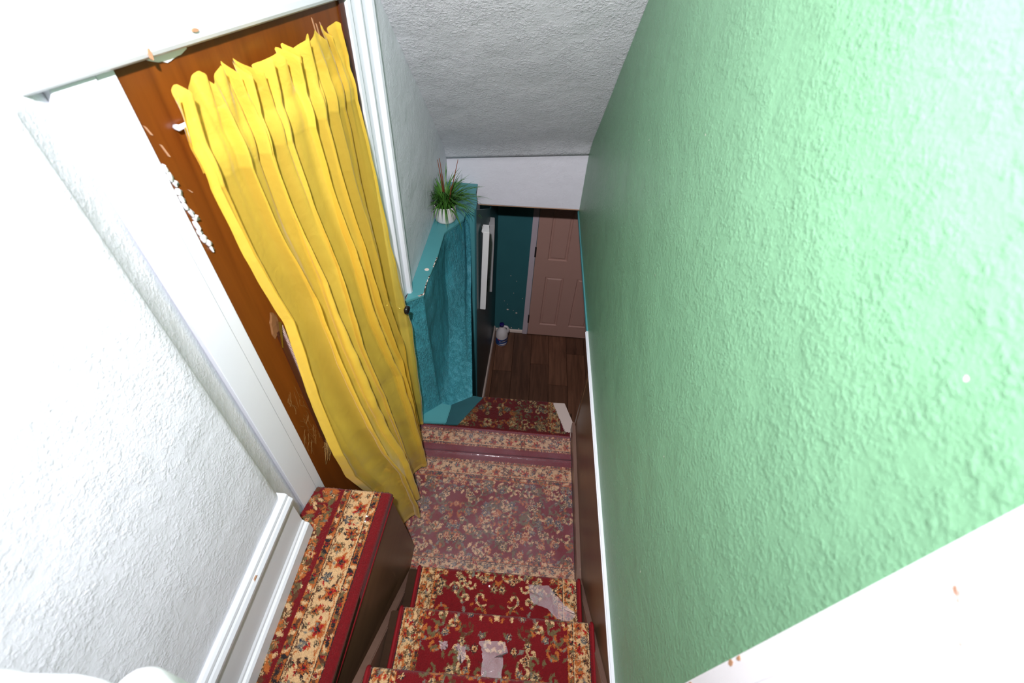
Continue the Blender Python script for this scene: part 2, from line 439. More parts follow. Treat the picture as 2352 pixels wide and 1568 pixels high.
# ceiling that slopes down with the stairs, and the bulkhead it ends on
nU, nV = 60, 160
P = np.zeros((nV, nU, 3))
for j in range(nV):
    y = 0.55 + (YB + 0.004 - 0.55) * j/(nV-1)
    for i in range(nU):
        u = i/(nU-1); x = XL - 0.01 + (XG + 0.02 - XL) * u
        z = zceil_l(y)*(1-u) + zceil_r(y)*u
        k = mnoise.noise(Vector((x*2.2, y*2.2, 3.1)))*0.012 + mnoise.noise(Vector((x*7, y*7, 9.0)))*0.004
        e = max(0.0, (y - (YB - 0.10))/0.10)          # the bend into the bulkhead is rounded
        P[j, i] = (x, y - 0.012*e*e, z + k*(1-e) - 0.030*e*e)
c = struct(grid_mesh('ceiling', P, M['ceiling_plaster']))
sm = c.modifiers.new('thick', 'SOLIDIFY'); sm.thickness = 0.05; sm.offset = 1.0
nV = 60; P = np.zeros((nV, nU, 3))
for j in range(nV):
    v = j/(nV-1)
    for i in range(nU):
        u = i/(nU-1); x = XL - 0.01 + (XG + 0.02 - XL)*u
        zt = (zceil_l(YB) - 0.0)*(1-u) + zceil_r(YB)*u - 0.012; zb = -1.618*(1-u) - 1.600*u
        z = zt*(1-v) + zb*v
        k = mnoise.noise(Vector((x*4, z*4, 5.5)))*0.004
        r = 0.013*max(0, 1 - v/0.16)**2
        P[j, i] = (x, YB + k - r + 0.0, z)
b = struct(grid_mesh('wall_bulkhead', P, M['bulkhead']))
sm = b.modifiers.new('thick', 'SOLIDIFY'); sm.thickness = 0.07; sm.offset = 1.0
mb = MB(); mb.hexa([(-0.345, YB - .001, -1.621), (XG, YB - .001, -1.602), (XG, YB + .07, -1.602), (-0.345, YB + .07, -1.621)],
                   [(-0.345, YB - .001, -1.615), (XG, YB - .001, -1.597), (XG, YB + .07, -1.597), (-0.345, YB + .07, -1.615)])
mb.build('raw_edge', M['edge_wood'], b)

# far stretch of white wall above the ledge
mb = MB(); mb.prism_x([(1.74, -1.55), (YB + .05, -1.55), (YB + .05, zceil_l(YB)), (1.2, zceil_l(1.2) + .06), (0.8, 0.9), (1.70, 0.9), (1.74, 0.5)], XL - 0.10, XL)
mb = MB(); mb.prism_x([(1.735, -1.55), (YB + .05, -1.55), (YB + .05, zceil_l(YB) + .03), (1.735, zceil_l(1.735) + .06)], XL - 0.10, XL)
struct(mb.build('wall_far_left', M['white_plaster']))

# near stretch of the same side, with a rounded corner turning in to the door casing
P = wave_grid((-0.715, -0.75, -1.75), (-0.715, 0.608, -1.75), (-0.715, -0.75, -0.255), (-0.715, 0.608, -0.255), 70, 100, 0.004, 4.0, 2.0)
ext = []
for k in range(1, 9):
    a = k/8*math.radians(58)
    r = 0.032
    ext.append((-0.715 - r*(1 - math.cos(a)), 0.608 + r*math.sin(a)))
ext.append((-0.757, 0.700)); ext.append((-0.766, 0.735))
Q = np.zeros((P.shape[0], P.shape[1] + len(ext), 3)); Q[:, :P.shape[1]] = P
for k, (x, y) in enumerate(ext):
    Q[:, P.shape[1]+k, 0] = x; Q[:, P.shape[1]+k, 1] = y; Q[:, P.shape[1]+k, 2] = P[:, 0, 2]
w = struct(grid_mesh('wall_left', Q, M['white_plaster']))
sm = w.modifiers.new('thick', 'SOLIDIFY'); sm.thickness = 0.05; sm.offset = -1.0

# baseboard on it: moulded cap, flat board, shoe
prof = [(-0.735, -1.428), (-0.706, -1.428), (-0.700, -1.434), (-0.698, -1.442), (-0.6985, -1.447), (-0.694, -1.451), (-0.688, -1.462), (-0.690, -1.476), (-0.697, -1.486),
        (-0.7035, -1.490), (-0.7035, -1.628), (-0.6985, -1.634), (-0.697, -1.642), (-0.690, -1.645), (-0.684, -1.652), (-0.683, -1.712), (-0.735, -1.712)]
mb = MB(); mb.prism_y(prof, -0.75, 0.640)
bb = struct(mb.build('baseboard_left', M['white_gloss']))
mb = MB(); pts = [(-0.6955, 0.395 + 0.011*math.cos(a)*rnd.uniform(.5, 1.2), -1.4525 + 0.006*math.sin(a)) for a in [k*math.pi/3 for k in range(6)]]
mb.hexa(pts, [(p[0] + 0.0035, p[1], p[2] - .002) for p in pts]); mb.build('bare_chip', M['chip'], bb)

# ------------------------------------------------------------------ brown door, casings, header
mb = MB(); dbox(mb, 0.660, 1.432, ZL + .005, -0.10, -0.035, 0.0)
d1 = struct(mb.build('door_1', M['door_wood'], None, False, 0.002))
mb = MB(); dbox(mb, 1.425, 1.452, ZL, -0.10, -0.03, 0.006); mb.build('jamb', M['jamb_wood'], d1)
# lever spindle and knob
mb = MB(); mb.tube([DP(1.392, -1.39, 0.0), DP(1.392, -1.39, 0.085)], 0.0045, 12)
mb.tube([DP(1.392, -1.39, 0.0), DP(1.392, -1.39, 0.010)], 0.022, 20); mb.build('spindle', M['chrome'], d1, True)
mb = MB(); mb.tube([DP(1.392, -1.39, 0.083), DP(1.392, -1.39, 0.090), DP(1.392, -1.39, 0.101), DP(1.392, -1.39, 0.104)], [0.010, 0.020, 0.020, 0.012], 20); mb.build('knob', M['black'], d1, True)
# torn patch with a steel splinter, below it a braid running down the board and a tuft of loose fibre
mb = MB(); pts = []
for k in range(13):
    a = 2*math.pi*k/13; r = rnd.uniform(0.6, 1.15)
    pts.append((0.778 + 0.022*r*math.cos(a), -0.965 + 0.050*r*math.sin(a)))
mb.hexa([DP(s, z, 0.0005) for s, z in pts], [DP(s*0.8 + 0.778*0.2, z*0.8 - 0.965*0.2, 0.004) for s, z in pts]); mb.build('torn_patch', M['torn'], d1)
mb = MB(); mb.hexa([DP(0.785, -0.95, .004), DP(0.792, -0.955, .004), DP(0.768, -1.045, .006), DP(0.764, -1.04, .006)],
                   [DP(0.785, -0.95, .012), DP(0.792, -0.955, .016), DP(0.768, -1.045, .008), DP(0.764, -1.04, .008)]); mb.build('steel_splinter', M['chrome'], d1)
mb = MB()
for ph in (0, 2.09, 4.19):
    mb.tube([DP(0.7945 + 0.0030*math.cos(k*0.9 + ph), -0.975 - 0.60*k/220, 0.006 + 0.0030*math.sin(k*0.9 + ph)) for k in range(221)], 0.0027, 6)
mb.build('braid', M['cord'], d1, True)
mb = MB(); dbox(mb, 0.770, 0.7905, -1.585, -0.985, 0.0, 0.0045); mb.build('split_strip', M['jamb_wood'], d1)
mb = MB()
for k in range(46):
    s, z = 0.785 + rnd.uniform(-.02, .02), -1.575 + rnd.uniform(-.02, .01)
    ds, dz = rnd.uniform(-.045, .02), rnd.uniform(-.11, -.01)
    c_ = rnd.uniform(-.02, .02)
    mb.tube([DP(s + ds*q + c_*math.sin(q*3), z + dz*q, 0.003 + 0.006*math.sin(q*3)) for q in (0, .25, .5, .75, 1)], 0.0007, 3)
for k in range(40):
    s, z = 0.735 + rnd.uniform(-.03, .035), -1.36 + rnd.uniform(-.17, .15)
    ds, dz = rnd.uniform(-.02, .02), rnd.uniform(-.08, -.02); c_ = rnd.uniform(-.012, .012)
    mb.tube([DP(s + ds*q + c_*math.sin(q*3), z + dz*q, 0.0012) for q in (0, .33, .66, 1)], 0.0004, 3)
fb = mb.build('loose_fibre', M['fluff'], d1); fb['kind'] = 'stuff'
# white chips on the door board itself (under the head, and curled along the casing edge)
mb = MB(); pts = [(0.755 + 0.095*k/10, -0.268 - 0.011*math.sin(math.pi*k/10)*rnd.uniform(.8, 1.2)) for k in range(11)] + [(0.850 - 0.095*k/6, -0.264) for k in range(7)]
mb.hexa([DP(s, z, 0.0) for s, z in pts], [DP(s, z, 0.003) for s, z in pts]); mb.build('paint_flake', M['paint_curl'], d1)
for k in range(13):
    z0 = -0.445 - k*0.0165; s0 = 0.6875 + .0006*k + rnd.uniform(-.003, .006); w_ = rnd.uniform(.004, .009); h_ = rnd.uniform(.009, .017)
    mb = MB(); ring = [(s0 + w_*math.cos(a)*rnd.uniform(.7, 1.1), z0 + h_*math.sin(a)*rnd.uniform(.7, 1.1)) for a in [q*math.pi/4 for q in range(8)]]
    mb.hexa([DP(s, z, 0.0) for s, z in ring], [DP(s*.75 + s0*.25, z*.75 + z0*.25, 0.004 + rnd.uniform(0, .006)) for s, z in ring])
    mb.build('paint_flake', M['paint_curl'], d1, True)
for s, z, l in ((0.70, -0.40, .030), (0.686, -0.36, .022), (0.712, -0.50, .012), (1.30, -0.30, .05), (1.318, -0.30, .03), (1.285, -.285, .04)):
    mb = MB(); mb.hexa([DP(s, z, 0), DP(s + .004, z - .004, 0), DP(s + .010, z - l, 0), DP(s + .006, z - l*.9, 0)],
                       [DP(s, z, .002), DP(s + .004, z - .004, .002), DP(s + .010, z - l, .002), DP(s + .006, z - l*.9, .002)]); mb.build('bare_chip', M['chip'], d1)

# near casing: board and inner stop
mb = MB(); dbox(mb, 0.5595, 0.6405, -1.93, -0.262, -0.02, 0.012); dbox(mb, 0.6415, 0.679, -1.93, -0.262, -0.02, 0.008)
struct(mb.build('trim_4', M['white_gloss'], None, False, 0.0018))
# far casing: fluted, standing on the ledge
prof = [(1.455, -.02), (1.455, .006), (1.458, .012), (1.474, .014), (1.478, .010), (1.480, .004), (1.516, .004), (1.519, .012), (1.524, .017), (1.531, .017), (1.535, .012), (1.537, .004),
        (1.580, .004), (1.583, .014), (1.588, .021), (1.602, .022), (1.608, .016), (1.610, -.02)]
mb = MB(); mb.hexa([DP(s, -1.465, o) for s, o in prof], [DP(s, 0.2, o) for s, o in prof])
mb.hexa([DP(s, ZL, o) for s, o in prof[:8] + [(1.519, -.02)]], [DP(s, -1.464, o) for s, o in prof[:8] + [(1.519, -.02)]])
struct(mb.build('trim_5', M['white_gloss']))
# head of the door: a deep board standing proud of door and casing
hp = [(-.02, -0.262), (0.016, -0.262), (0.024, -0.257), (0.028, -0.250), (0.030, -0.236), (0.030, 0.90), (-.02, 0.90)]
mb = MB(); mb.hexa([DP(0.40, z, o) for o, z in hp], [DP(1.452, z, o) for o, z in hp])
mb.box((-0.765, -0.75, -0.262), (-0.712, 0.43, 0.90))
hd = struct(mb.build('trim_6', M['white_gloss']))
for s, z, w_, h_ in ((0.742, -0.252, .003, .013), (0.858, -0.236, .008, .004)):
    mb = MB(); ring = [(s + w_*math.cos(a), z + h_*math.sin(a)*rnd.uniform(.6, 1.1)) for a in [q*math.pi/3.5 for q in range(7)]]
    o0 = 0.027 if z < -.24 else 0.0295
    mb.hexa([DP(a, b_, o0) for a, b_ in ring], [DP(a, b_, o0 + .004) for a, b_ in ring]); mb.build('bare_chip', M['chip'], hd)

# ------------------------------------------------------------------ teal half wall with its ledge
top = [(-0.5535, 1.668), (-0.4784, 1.729), (-0.4827, 1.816), (-0.4690, 2.05), (-0.4713, 2.286), (-0.461, 2.316), (-0.3812, 2.461), (-0.379, 2.535), (-0.350, 2.545)]
bot = [(-0.545, 1.520), (-0.424, 1.638), (-0.412, 1.640), (-0.392, 1.646), (-0.365, 1.651), (-0.345, 1.656), (-0.272, 1.694), (-0.250, 1.712), (-0.238, 1.720)]
seg = [12, 5, 26, 24, 6, 24, 10, 6]
nV = 90; cols = []
for i in range(len(seg)):
    for k in range(seg[i] + (1 if i == len(seg)-1 else 0)):
        f = k/seg[i]
        cols.append((np.array(top[i])*(1-f) + np.array(top[i+1])*f, np.array(bot[i])*(1-f) + np.array(bot[i+1])*f, i + f))
P = np.zeros((nV, len(cols), 3))
for i, (a, b_, q) in enumerate(cols):
    rough = 1.0 if 1.3 < q < 6.9 else 0.3
    for j in range(nV):
        v = j/(nV-1)
        e = v**1.5 if q < 1.0 else v**(1.5 + 0.9*min(1, (q - 1.0)))     # plumb above, swelling out at the foot
        p = a*(1-e) + b_*e; z = -1.466*(1-v) + (ZL - .004)*v
        k = mnoise.noise(Vector((p[0]*6, p[1]*4, z*3.2)))*0.022 + mnoise.noise(Vector((p[0]*16, p[1]*13, z*9)))*0.007
        k += mnoise.noise(Vector((p[0]*40, p[1]*40, z*24)))*0.0022
        f_ = min(1, v/0.07)*rough
        P[j, i] = (p[0] + 0.85*k*f_, p[1] - 0.45*k*f_, z)
hw = struct(grid_mesh('wall_half_height', P, M['teal_rough']))
ring = [(-0.5535, 1.668)] + top[1:] + [(-0.3215, 2.552), (-0.3235, 2.692), (-0.3469, 2.818), (-0.347, YB), (XL, YB), (XL, 1.752)]
ring = [(x + (0.004 if 0 < i < 10 else 0), y - (0.003 if 0 <= i < 4 else 0)) for i, (x, y) in enumerate(ring)]
mb = MB(); mb.prism_z(ring, -1.480, -1.465); lg = mb.build('ledge', M['teal'], hw, False, 0.002)
mb = MB(); mb.prism_z([(-0.351, 2.530), (-0.3195, 2.538), (-0.3225, 2.69), (-0.350, 2.72)], -3.38, -1.476); mb.build('corner_post', M['teal'], hw, False, .003)
mb = MB(); mb.tube([(-0.5, 1.93, -1.4648), (-0.5, 1.93, -1.4640)], [0.012, 0.011], 16); mb.build('paint_drip', M['hall_base'], hw)
# worn pale edge of the ledge
mb = MB()
ed = [(-0.4784, 1.729), (-0.4827, 1.816), (-0.4690, 2.05)]
for k in range(26):
    f = rnd.random()*2; i = int(f); f -= i; a, b_ = ed[i], ed[i+1]
    x, y = a[0]*(1-f) + b_[0]*f + .004, a[1]*(1-f) + b_[1]*f
    mb.box((x - .003, y - rnd.uniform(.004, .016), -1.4665), (x + .0012, y + .006, -1.4640))
for k in range(9):
    f = rnd.uniform(.75, 1.0); x, y = -0.5535*(1-f) - 0.4784*f, 1.668*(1-f) + 1.729*f - .003
    mb.box((x - .005, y - .0012, -1.4665), (x + .005, y + .003, -1.4642))
mb.build('worn_edge', M['hall_base'], hw)['kind'] = 'stuff'
# low plinth and painted strip of landing at its foot
mb = MB(); mb.prism_z([(-0.545, 1.505), (-0.37, 1.515), (-0.357, 1.645), (-0.42, 1.655), (-0.56, 1.54)], ZL, ZL + 0.022); mb.build('plinth', M['teal'], hw, False, .004)
mb = MB(); mb.prism_z([(-0.372, 1.515), (-0.30, 1.520), (-0.175, 1.735), (-0.235, 1.742), (-0.36, 1.66)], ZL, ZL + 0.006); mb.build('painted_strip', M['teal_dark'], hw)

# ------------------------------------------------------------------ lower hall
mb = MB(); mb.box((-0.60, 2.0, ZH - 0.06), (1.35, 3.62, ZH - 0.004)); fl_ = struct(mb.build('floor', M['dark_board']))
xs = [-0.25, -0.205, -0.02, 0.165, 0.345, 0.53, 0.715, 0.90, 1.085, 1.27]
joint = [None, 2.95, None, 3.075, 2.82, 3.25, 2.9, 3.1, None]
pi = 0
for i in range(len(xs)-1):
    ys = [2.05] + ([joint[i]] if joint[i] else []) + [3.495]
    for k in range(len(ys)-1):
        mb = MB(); mb.box((xs[i] + .0022, ys[k] + .0022, ZH - 0.006), (xs[i+1] - .0022, ys[k+1] - .0022, ZH))
        mb.build('plank', M['planks'][pi % 4], fl_, False, 0.0008); pi += 1 + (i % 2)
# hall walls
def hx(y): return -0.275 + (y - 2.25)*(0.035/1.24)
mb = MB(); yz = [(2.25, ZH), (3.50, ZH), (3.50, -1.22), (3.0, -1.22), (3.0, -1.66), (YB, -1.645), (2.25, -1.275)]
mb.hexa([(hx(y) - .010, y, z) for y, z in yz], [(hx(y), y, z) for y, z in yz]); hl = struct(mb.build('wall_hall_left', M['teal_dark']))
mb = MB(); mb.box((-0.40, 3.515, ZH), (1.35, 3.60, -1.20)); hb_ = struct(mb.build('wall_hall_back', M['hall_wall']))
for px, pz, r in ((-.062, -2.87, .005), (-.115, -3.02, .004), (-.11, -3.09, .011), (-.052, -3.10, .0045), (-.02, -3.13, .012), (.03, -2.93, .005), (-.10, -2.66, .004), (-.04, -2.72, .0035), (-.06, -3.345, .010), (.02, -3.35, .008), (-.15, -2.98, .005)):
    mb = MB(); pts = [(px + r*math.cos(a)*rnd.uniform(.6, 1.1), 3.5165, pz + r*rnd.uniform(.4, .9)*math.sin(a)) for a in [q*math.pi/3 for q in range(6)]]
    mb.hexa(pts, [(p[0], 3.5125, p[2]) for p in pts]); mb.build('paint_chip', M['hall_base'], hb_)
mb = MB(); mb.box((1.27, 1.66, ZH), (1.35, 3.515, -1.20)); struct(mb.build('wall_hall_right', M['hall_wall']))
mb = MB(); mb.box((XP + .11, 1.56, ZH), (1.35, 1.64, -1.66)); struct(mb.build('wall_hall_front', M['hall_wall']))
mb = MB(); mb.box((-0.40, YB + .072, -1.20), (1.35, 3.60, -1.14)); mb.box((XG + .105, 1.56, -1.66), (1.35, YB + .30, -1.60)); struct(mb.build('ceiling_hall', M['bulkhead']))
mb = MB(); bp = [(0.0, ZH), (0.016, ZH), (0.014, ZH + .06), (0.008, ZH + .075), (0.0, ZH + .085)]
mb.hexa([(hx(2.25) + .001 + a, 2.25, z) for a, z in bp], [(hx(3.49) + .001 + a, 3.495, z) for a, z in bp]); struct(mb.build('baseboard_hall_left', M['hall_base']))
mb = MB(); mb.prism_x([(3.515, ZH), (3.501, ZH), (3.503, ZH + .026), (3.508, ZH + .034), (3.515, ZH + .036)], hx(3.49) + .018, 0.058); struct(mb.build('baseboard_hall_back', M['hall_base']))
# casing and six-panel door
mb = MB(); mb.box((0.060, 3.490, ZH + .001), (0.110, 3.515, -1.30)); mb.box((0.828, 3.490, ZH + .001), (0.878, 3.515, -1.30)); mb.box((0.060, 3.490, -1.38), (0.878, 3.515, -1.30))
struct(mb.build('trim_7', M['hall_trim'], None, False, .003))
DX0, DW, DY = 0.114, 0.710, 3.500
cols_ = [(0.108, 0.300), (0.410, 0.602)]; rows = [(ZH + .155, ZH + .785), (ZH + .965, ZH + 1.56), (ZH + 1.66, ZH + 1.90)]
mb = MB(); mb.box((DX0, DY, ZH + .012), (DX0 + DW, DY + .014, ZH + 2.0))
xsplit = [0] + [v for c_ in cols_ for v in c_] + [DW]
for a, b_ in ((0, cols_[0][0]), (cols_[0][1], cols_[1][0]), (cols_[1][1], DW)):
    mb.box((DX0 + a, DY - .012, ZH + .012), (DX0 + b_, DY, ZH + 2.0))
for c_ in cols_:
    zz = [ZH + .012] + [v for r in rows for v in r] + [ZH + 2.0]
    for k in range(0, len(zz), 2): mb.box((DX0 + c_[0], DY - .012, zz[k]), (DX0 + c_[1], DY, zz[k+1]))
d2 = struct(mb.build('door_2', M['hall_door']))
for c_ in cols_:
    for r in rows:
        x0, x1, z0, z1 = DX0 + c_[0], DX0 + c_[1], r[0], r[1]
        mb = MB()
        o = [(x0, z0), (x1, z0), (x1, z1), (x0, z1)]
        def ins(d): return [(x0 + d, z0 + d), (x1 - d, z0 + d), (x1 - d, z1 - d), (x0 + d, z1 - d)]
        lv = [(o, DY - .012), (ins(.006), DY - .0125), (ins(.014), DY - .002), (ins(.024), DY - .002), (ins(.034), DY - .009)]
        vs = [(x, y, z) for L, y in lv for x, z in L]; fs = []
        for k in range(len(lv)-1):
            for q in range(4): fs.append((k*4+q, k*4+(q+1) % 4, (k+1)*4+(q+1) % 4, (k+1)*4+q))
        fs.append(tuple((len(lv)-1)*4 + q for q in range(4)))
        mb.add(vs, fs); mb.build('panel', M['hall_door'], d2)
for hz in (ZH + .18, ZH + 1.0, ZH + 1.8):
    mb = MB(); mb.tube([(0.111, 3.484, hz), (0.111, 3.484, hz + .10)], 0.008, 10); mb.box((0.104, 3.486, hz), (0.118, 3.492, hz + .10)); mb.build('hinge', M['black'], d2)
mb = MB(); mb.tube([(DX0 + DW - .06, DY - .012, ZH + .95), (DX0 + DW - .06, DY - .05, ZH + .95)], 0.012, 12); mb.tube([(DX0 + DW - .06, DY - .045, ZH + .95), (DX0 + DW - .06, DY - .055, ZH + .95), (DX0 + DW - .06, DY - .08, ZH + .95), (DX0 + DW - .06, DY - .088, ZH + .95)], [.016, .027, .027, .014], 16)
mb.build('knob', M['chrome'], d2, True)

# ------------------------------------------------------------------ staircase
st = thing('staircase', 'brown wooden staircase dropping to a carpeted landing beside the green wall', 'staircase', (0.0, 0.7, ZL))
R_, T_ = 0.19, 0.21
ny = {1: 0.668, 2: 0.462, 3: 0.246, 4: 0.030}
SX0, SX1 = -0.376, 0.366
for k in (1, 2, 3):
    z = ZL + R_*k; y0 = ny[k+1] - .03
    mb = MB(); mb.box((SX0, y0, z - .036), (SX1, ny[k] - .012, z - .010)); mb.build('tread', M['dark_board'], st, False, .004)
    mb = MB(); mb.box((SX0, ny[k] - .055, z - R_ - .010), (SX1, ny[k] - .034, z - .036)); mb.build('riser', M['dark_board'], st)
mb = MB(); mb.box((-0.713, -0.80, ZL + 4*R_ - .036), (SX1, 0.020, ZL + 4*R_ - .010)); mb.build('top_floor', M['dark_board'], st)
mb = MB(); mb.box((-0.44, -0.02, ZL + 3*R_ - .010), (SX1, 0.0, ZL + 4*R_ - .036)); mb.build('riser', M['dark_board'], st)
# landing, with a clipped far corner
mb = MB(); mb.prism_z([(-0.95, 0.60), (0.384, 0.60), (0.384, 1.60), (0.336, 1.745), (-0.205, 1.735), (-0.22, 1.72), (-0.62, 1.72), (-0.70, 1.35), (-0.86, 0.62)], ZL - .05, ZL - .002); mb.build('landing', M['dark_board'], st)
mb = MB(); mb.prism_z([(0.235, 1.500), (0.384, 1.500), (0.384, 1.598), (0.335, 1.743), (0.235, 1.740)], ZL - .002, ZL + .004); mb.build('bare_corner', M['pale_board'], st)
# steep flight on down to the hall
for k in range(1, 6):
    y = 1.70 + .140*k; z = ZL - .1875*k
    mb = MB(); mb.box((-0.20, y - .16, z - .03), (0.384, y + .02, z)); mb.build('tread', M['dark_board'], st)
    mb = MB(); mb.box((-0.20, y - .16, z), (0.384, y - .145, z + .1575)); mb.build('riser', M['dark_board'], st)
mb = MB(); mb.box((-0.20, 2.40, ZH), (0.384, 2.415, ZL - .1875*5 - .03)); mb.build('riser', M['dark_board'], st)
# wall skirt on the right, level over the landing then climbing with the steps
top_r = [(1.558, -2.198), (0.712, -2.205), (0.275, -1.800), (0.10, -1.640)]
lo_r = [(1.558, ZL), (0.64, ZL), (0.64, -2.30), (0.10, -1.90)]
mb = MB(); yz = top_r + lo_r[::-1]; yz = [(1.558, -2.198), (0.712, -2.205), (0.275, -1.800), (0.06, -1.605), (0.06, -1.95), (0.60, -2.275), (1.558, -2.275)]
mb.prism_x(yz, 0.366, XP); mb.build('skirt_board', M['brown_skirt'], st, False, .003)
# side strip platform and its tall board on the left
mb = MB(); mb.prism_z([(-0.461, 0.20), (-0.442, 0.800), (-0.735, 0.800), (-0.745, 0.72), (-0.713, 0.62), (-0.713, 0.20)], ZL + 3*R_ - .036, ZL + 3*R_ - .009); mb.build('side_tread', M['dark_board'], st)
mb = MB(); mb.box((-0.713, -0.02, ZL + 3*R_ - .036), (-0.388, 0.20, ZL + 3*R_ - .010)); mb.build('side_tread', M['dark_board'], st)
bd = [(-0.02, -2.275), (0.815, -2.275), (0.800, -1.742), (-0.02, -1.742)]
mb = MB(); mb.hexa([((-0.4425 - .045*(0.8-y)) if z > -2 else -0.403, y, z) for y, z in bd], [((-0.468 - .045*(0.8-y)) if z > -2 else -0.428, y, z) for y, z in bd]); mb.build('side_board', M['brown_board'], st, False, .002)
mb = MB(); yz = [(0.716, -2.262), (0.200, -1.688), (0.0, -1.468), (-0.02, -1.49), (-0.02, -2.0), (0.60, -2.275), (0.706, -2.275)]
mb.prism_x(yz, -0.4020, -0.374); mb.build('skirt_board', M['brown_skirt'], st, False, .003)
mb = MB(); mb.box((-0.72, 0.782, ZL), (-0.447, 0.798, ZL + 3*R_ - .036)); mb.build('end_board', M['brown_board'], st)

# ------------------------------------------------------------------ woven pattern, painted by rule
COL = {k: np.array(lin(v)) for k, v in dict(red=(113, 13, 20), dred=(96, 8, 16), tan=(208, 168, 122), lt=(226, 190, 146), olive=(104, 88, 58), dark=(40, 32, 34), rust=(176, 96, 44), grey=(118, 112, 100), crim=(160, 26, 24), brn=(92, 54, 34), navy=(44, 46, 60)).items()}
RES = 0.0016
class Raster:
    def __init__(s, w, h, base='red'):
        s.w, s.h = w, h; s.nx, s.ny = int(w/RES) + 2, int(h/RES) + 2
        s.a = np.tile(COL[base], (s.ny, s.nx, 1)).astype(np.float32)
        n = RS.rand(s.ny, s.nx, 1); s.a *= (0.88 + 0.24*n)
    def win(s, cx, cy, r):
        x0, x1 = max(0, int((cx - r)/RES)), min(s.nx, int((cx + r)/RES) + 2)
        y0, y1 = max(0, int((cy - r)/RES)), min(s.ny, int((cy + r)/RES) + 2)
        if x1 <= x0 or y1 <= y0: return None
        X, Y = np.meshgrid(np.arange(x0, x1)*RES - cx, np.arange(y0, y1)*RES - cy)
        j = 0.0016; X = X + RS.normal(0, j, X.shape); Y = Y + RS.normal(0, j, X.shape)
        return s.a[y0:y1, x0:x1], X, Y
    def rect(s, x0, x1, y0, y1, c):
        i0, i1, j0, j1 = int(max(0, x0)/RES), int(max(0, x1)/RES), int(max(0, y0)/RES), int(max(0, y1)/RES)
        s.a[j0:j1, i0:i1] = COL[c]*(0.86 + 0.28*RS.rand(*s.a[j0:j1, i0:i1].shape[:2], 1))
    def flower(s, cx, cy, r, pal=('dark', 'rust', 'crim'), n=6):
        w = s.win(cx, cy, r*1.3)
        if w is None: return
        A, X, Y = w; th = np.arctan2(Y, X); rad = np.hypot(X, Y); ph = RS.rand()*6.28
        pe = r*(0.80 + 0.24*np.cos(n*th + ph))
        k = [1.0, 0.70, 0.36]
        for q, c in zip(k, pal):
            mk = rad < pe*q; A[mk] = COL[c]*(0.85 + 0.3*RS.rand(mk.sum(), 1))
        mk = (rad < pe*0.9) & (np.cos(n*th + ph) < -0.72); A[mk] = COL[pal[0]]*0.8
        mk = rad < r*0.14; A[mk] = COL['dark']
    def leaf(s, cx, cy, l, wd, ang, c):
        w = s.win(cx, cy, l)
        if w is None: return
        A, X, Y = w; ca, sa = math.cos(ang), math.sin(ang); u = X*ca + Y*sa; v = -X*sa + Y*ca
        mk = (u/l)**2 + (v/(wd*(1.1 - 0.6*np.abs(u/l))))**2 < 1; A[mk] = COL[c]*(0.8 + 0.4*RS.rand(mk.sum(), 1))
    def line(s, pts, r, c):
        for x, y in pts:
            w = s.win(x, y, r*1.6)
            if w is None: continue
            A, X, Y = w; mk = np.hypot(X, Y) < r; A[mk] = COL[c]*(0.85 + 0.3*RS.rand(mk.sum(), 1))
    def spiral(s, cx, cy, r, a0, sg, c, wd=0.0034):
        pts = []
        for k in range(46):
            f = k/45; a = a0 + sg*f*5.2; q = r*(1.05 - 0.85*f)
            pts.append((cx + q*math.cos(a), cy + q*math.sin(a)))
        s.line(pts, wd, c)
        for k in (6, 16, 27):
            x, y = pts[k]; s.leaf(x, y, r*0.34, r*0.13, RS.rand()*6.28, 'olive' if k != 16 else 'grey')
    def field(s, x0, x1, y0, y1, dens=1.0, seed=0):
        r_ = random.Random(seed); W, H = x1 - x0, y1 - y0; cx = (x0 + x1)/2
        n = int(W/2*H/0.0040*dens*1.9)
        for k in range(int(n*0.60)):
            u, v = r_.uniform(0.0, W/2), r_.uniform(y0, y1); r = r_.uniform(.016, .032); a = r_.uniform(0, 6.28)
            c = r_.choice(['olive', 'tan', 'brn', 'rust', 'tan', 'olive', 'rust'])
            s.spiral(cx + u, v, r, a, 1, c); s.spiral(cx - u, v, r, math.pi - a, -1, c)
        for k in range(int(n*0.9)):
            u, v = r_.uniform(0, W/2), r_.uniform(y0, y1); a = r_.uniform(0, 6.28); l = r_.uniform(.007, .016)
            c = r_.choice(['olive', 'grey', 'tan', 'brn', 'rust', 'olive'])
            s.leaf(cx + u, v, l, l*.42, a, c); s.leaf(cx - u, v, l, l*.42, math.pi - a, c)
        for k in range(int(n*0.42)):
            u, v = r_.uniform(0, W/2 - .01), r_.uniform(y0, y1); r = r_.uniform(.011, .021)
            pal = r_.choice([('tan', 'dark', 'rust'), ('olive', 'tan', 'navy'), ('dark', 'tan', 'rust'), ('grey', 'navy', 'tan'), ('rust', 'tan', 'crim')]); m_ = r_.choice((5, 6, 8))
            s.flower(cx + u, v, r, pal, m_); s.flower(cx - u, v, r, pal, m_)
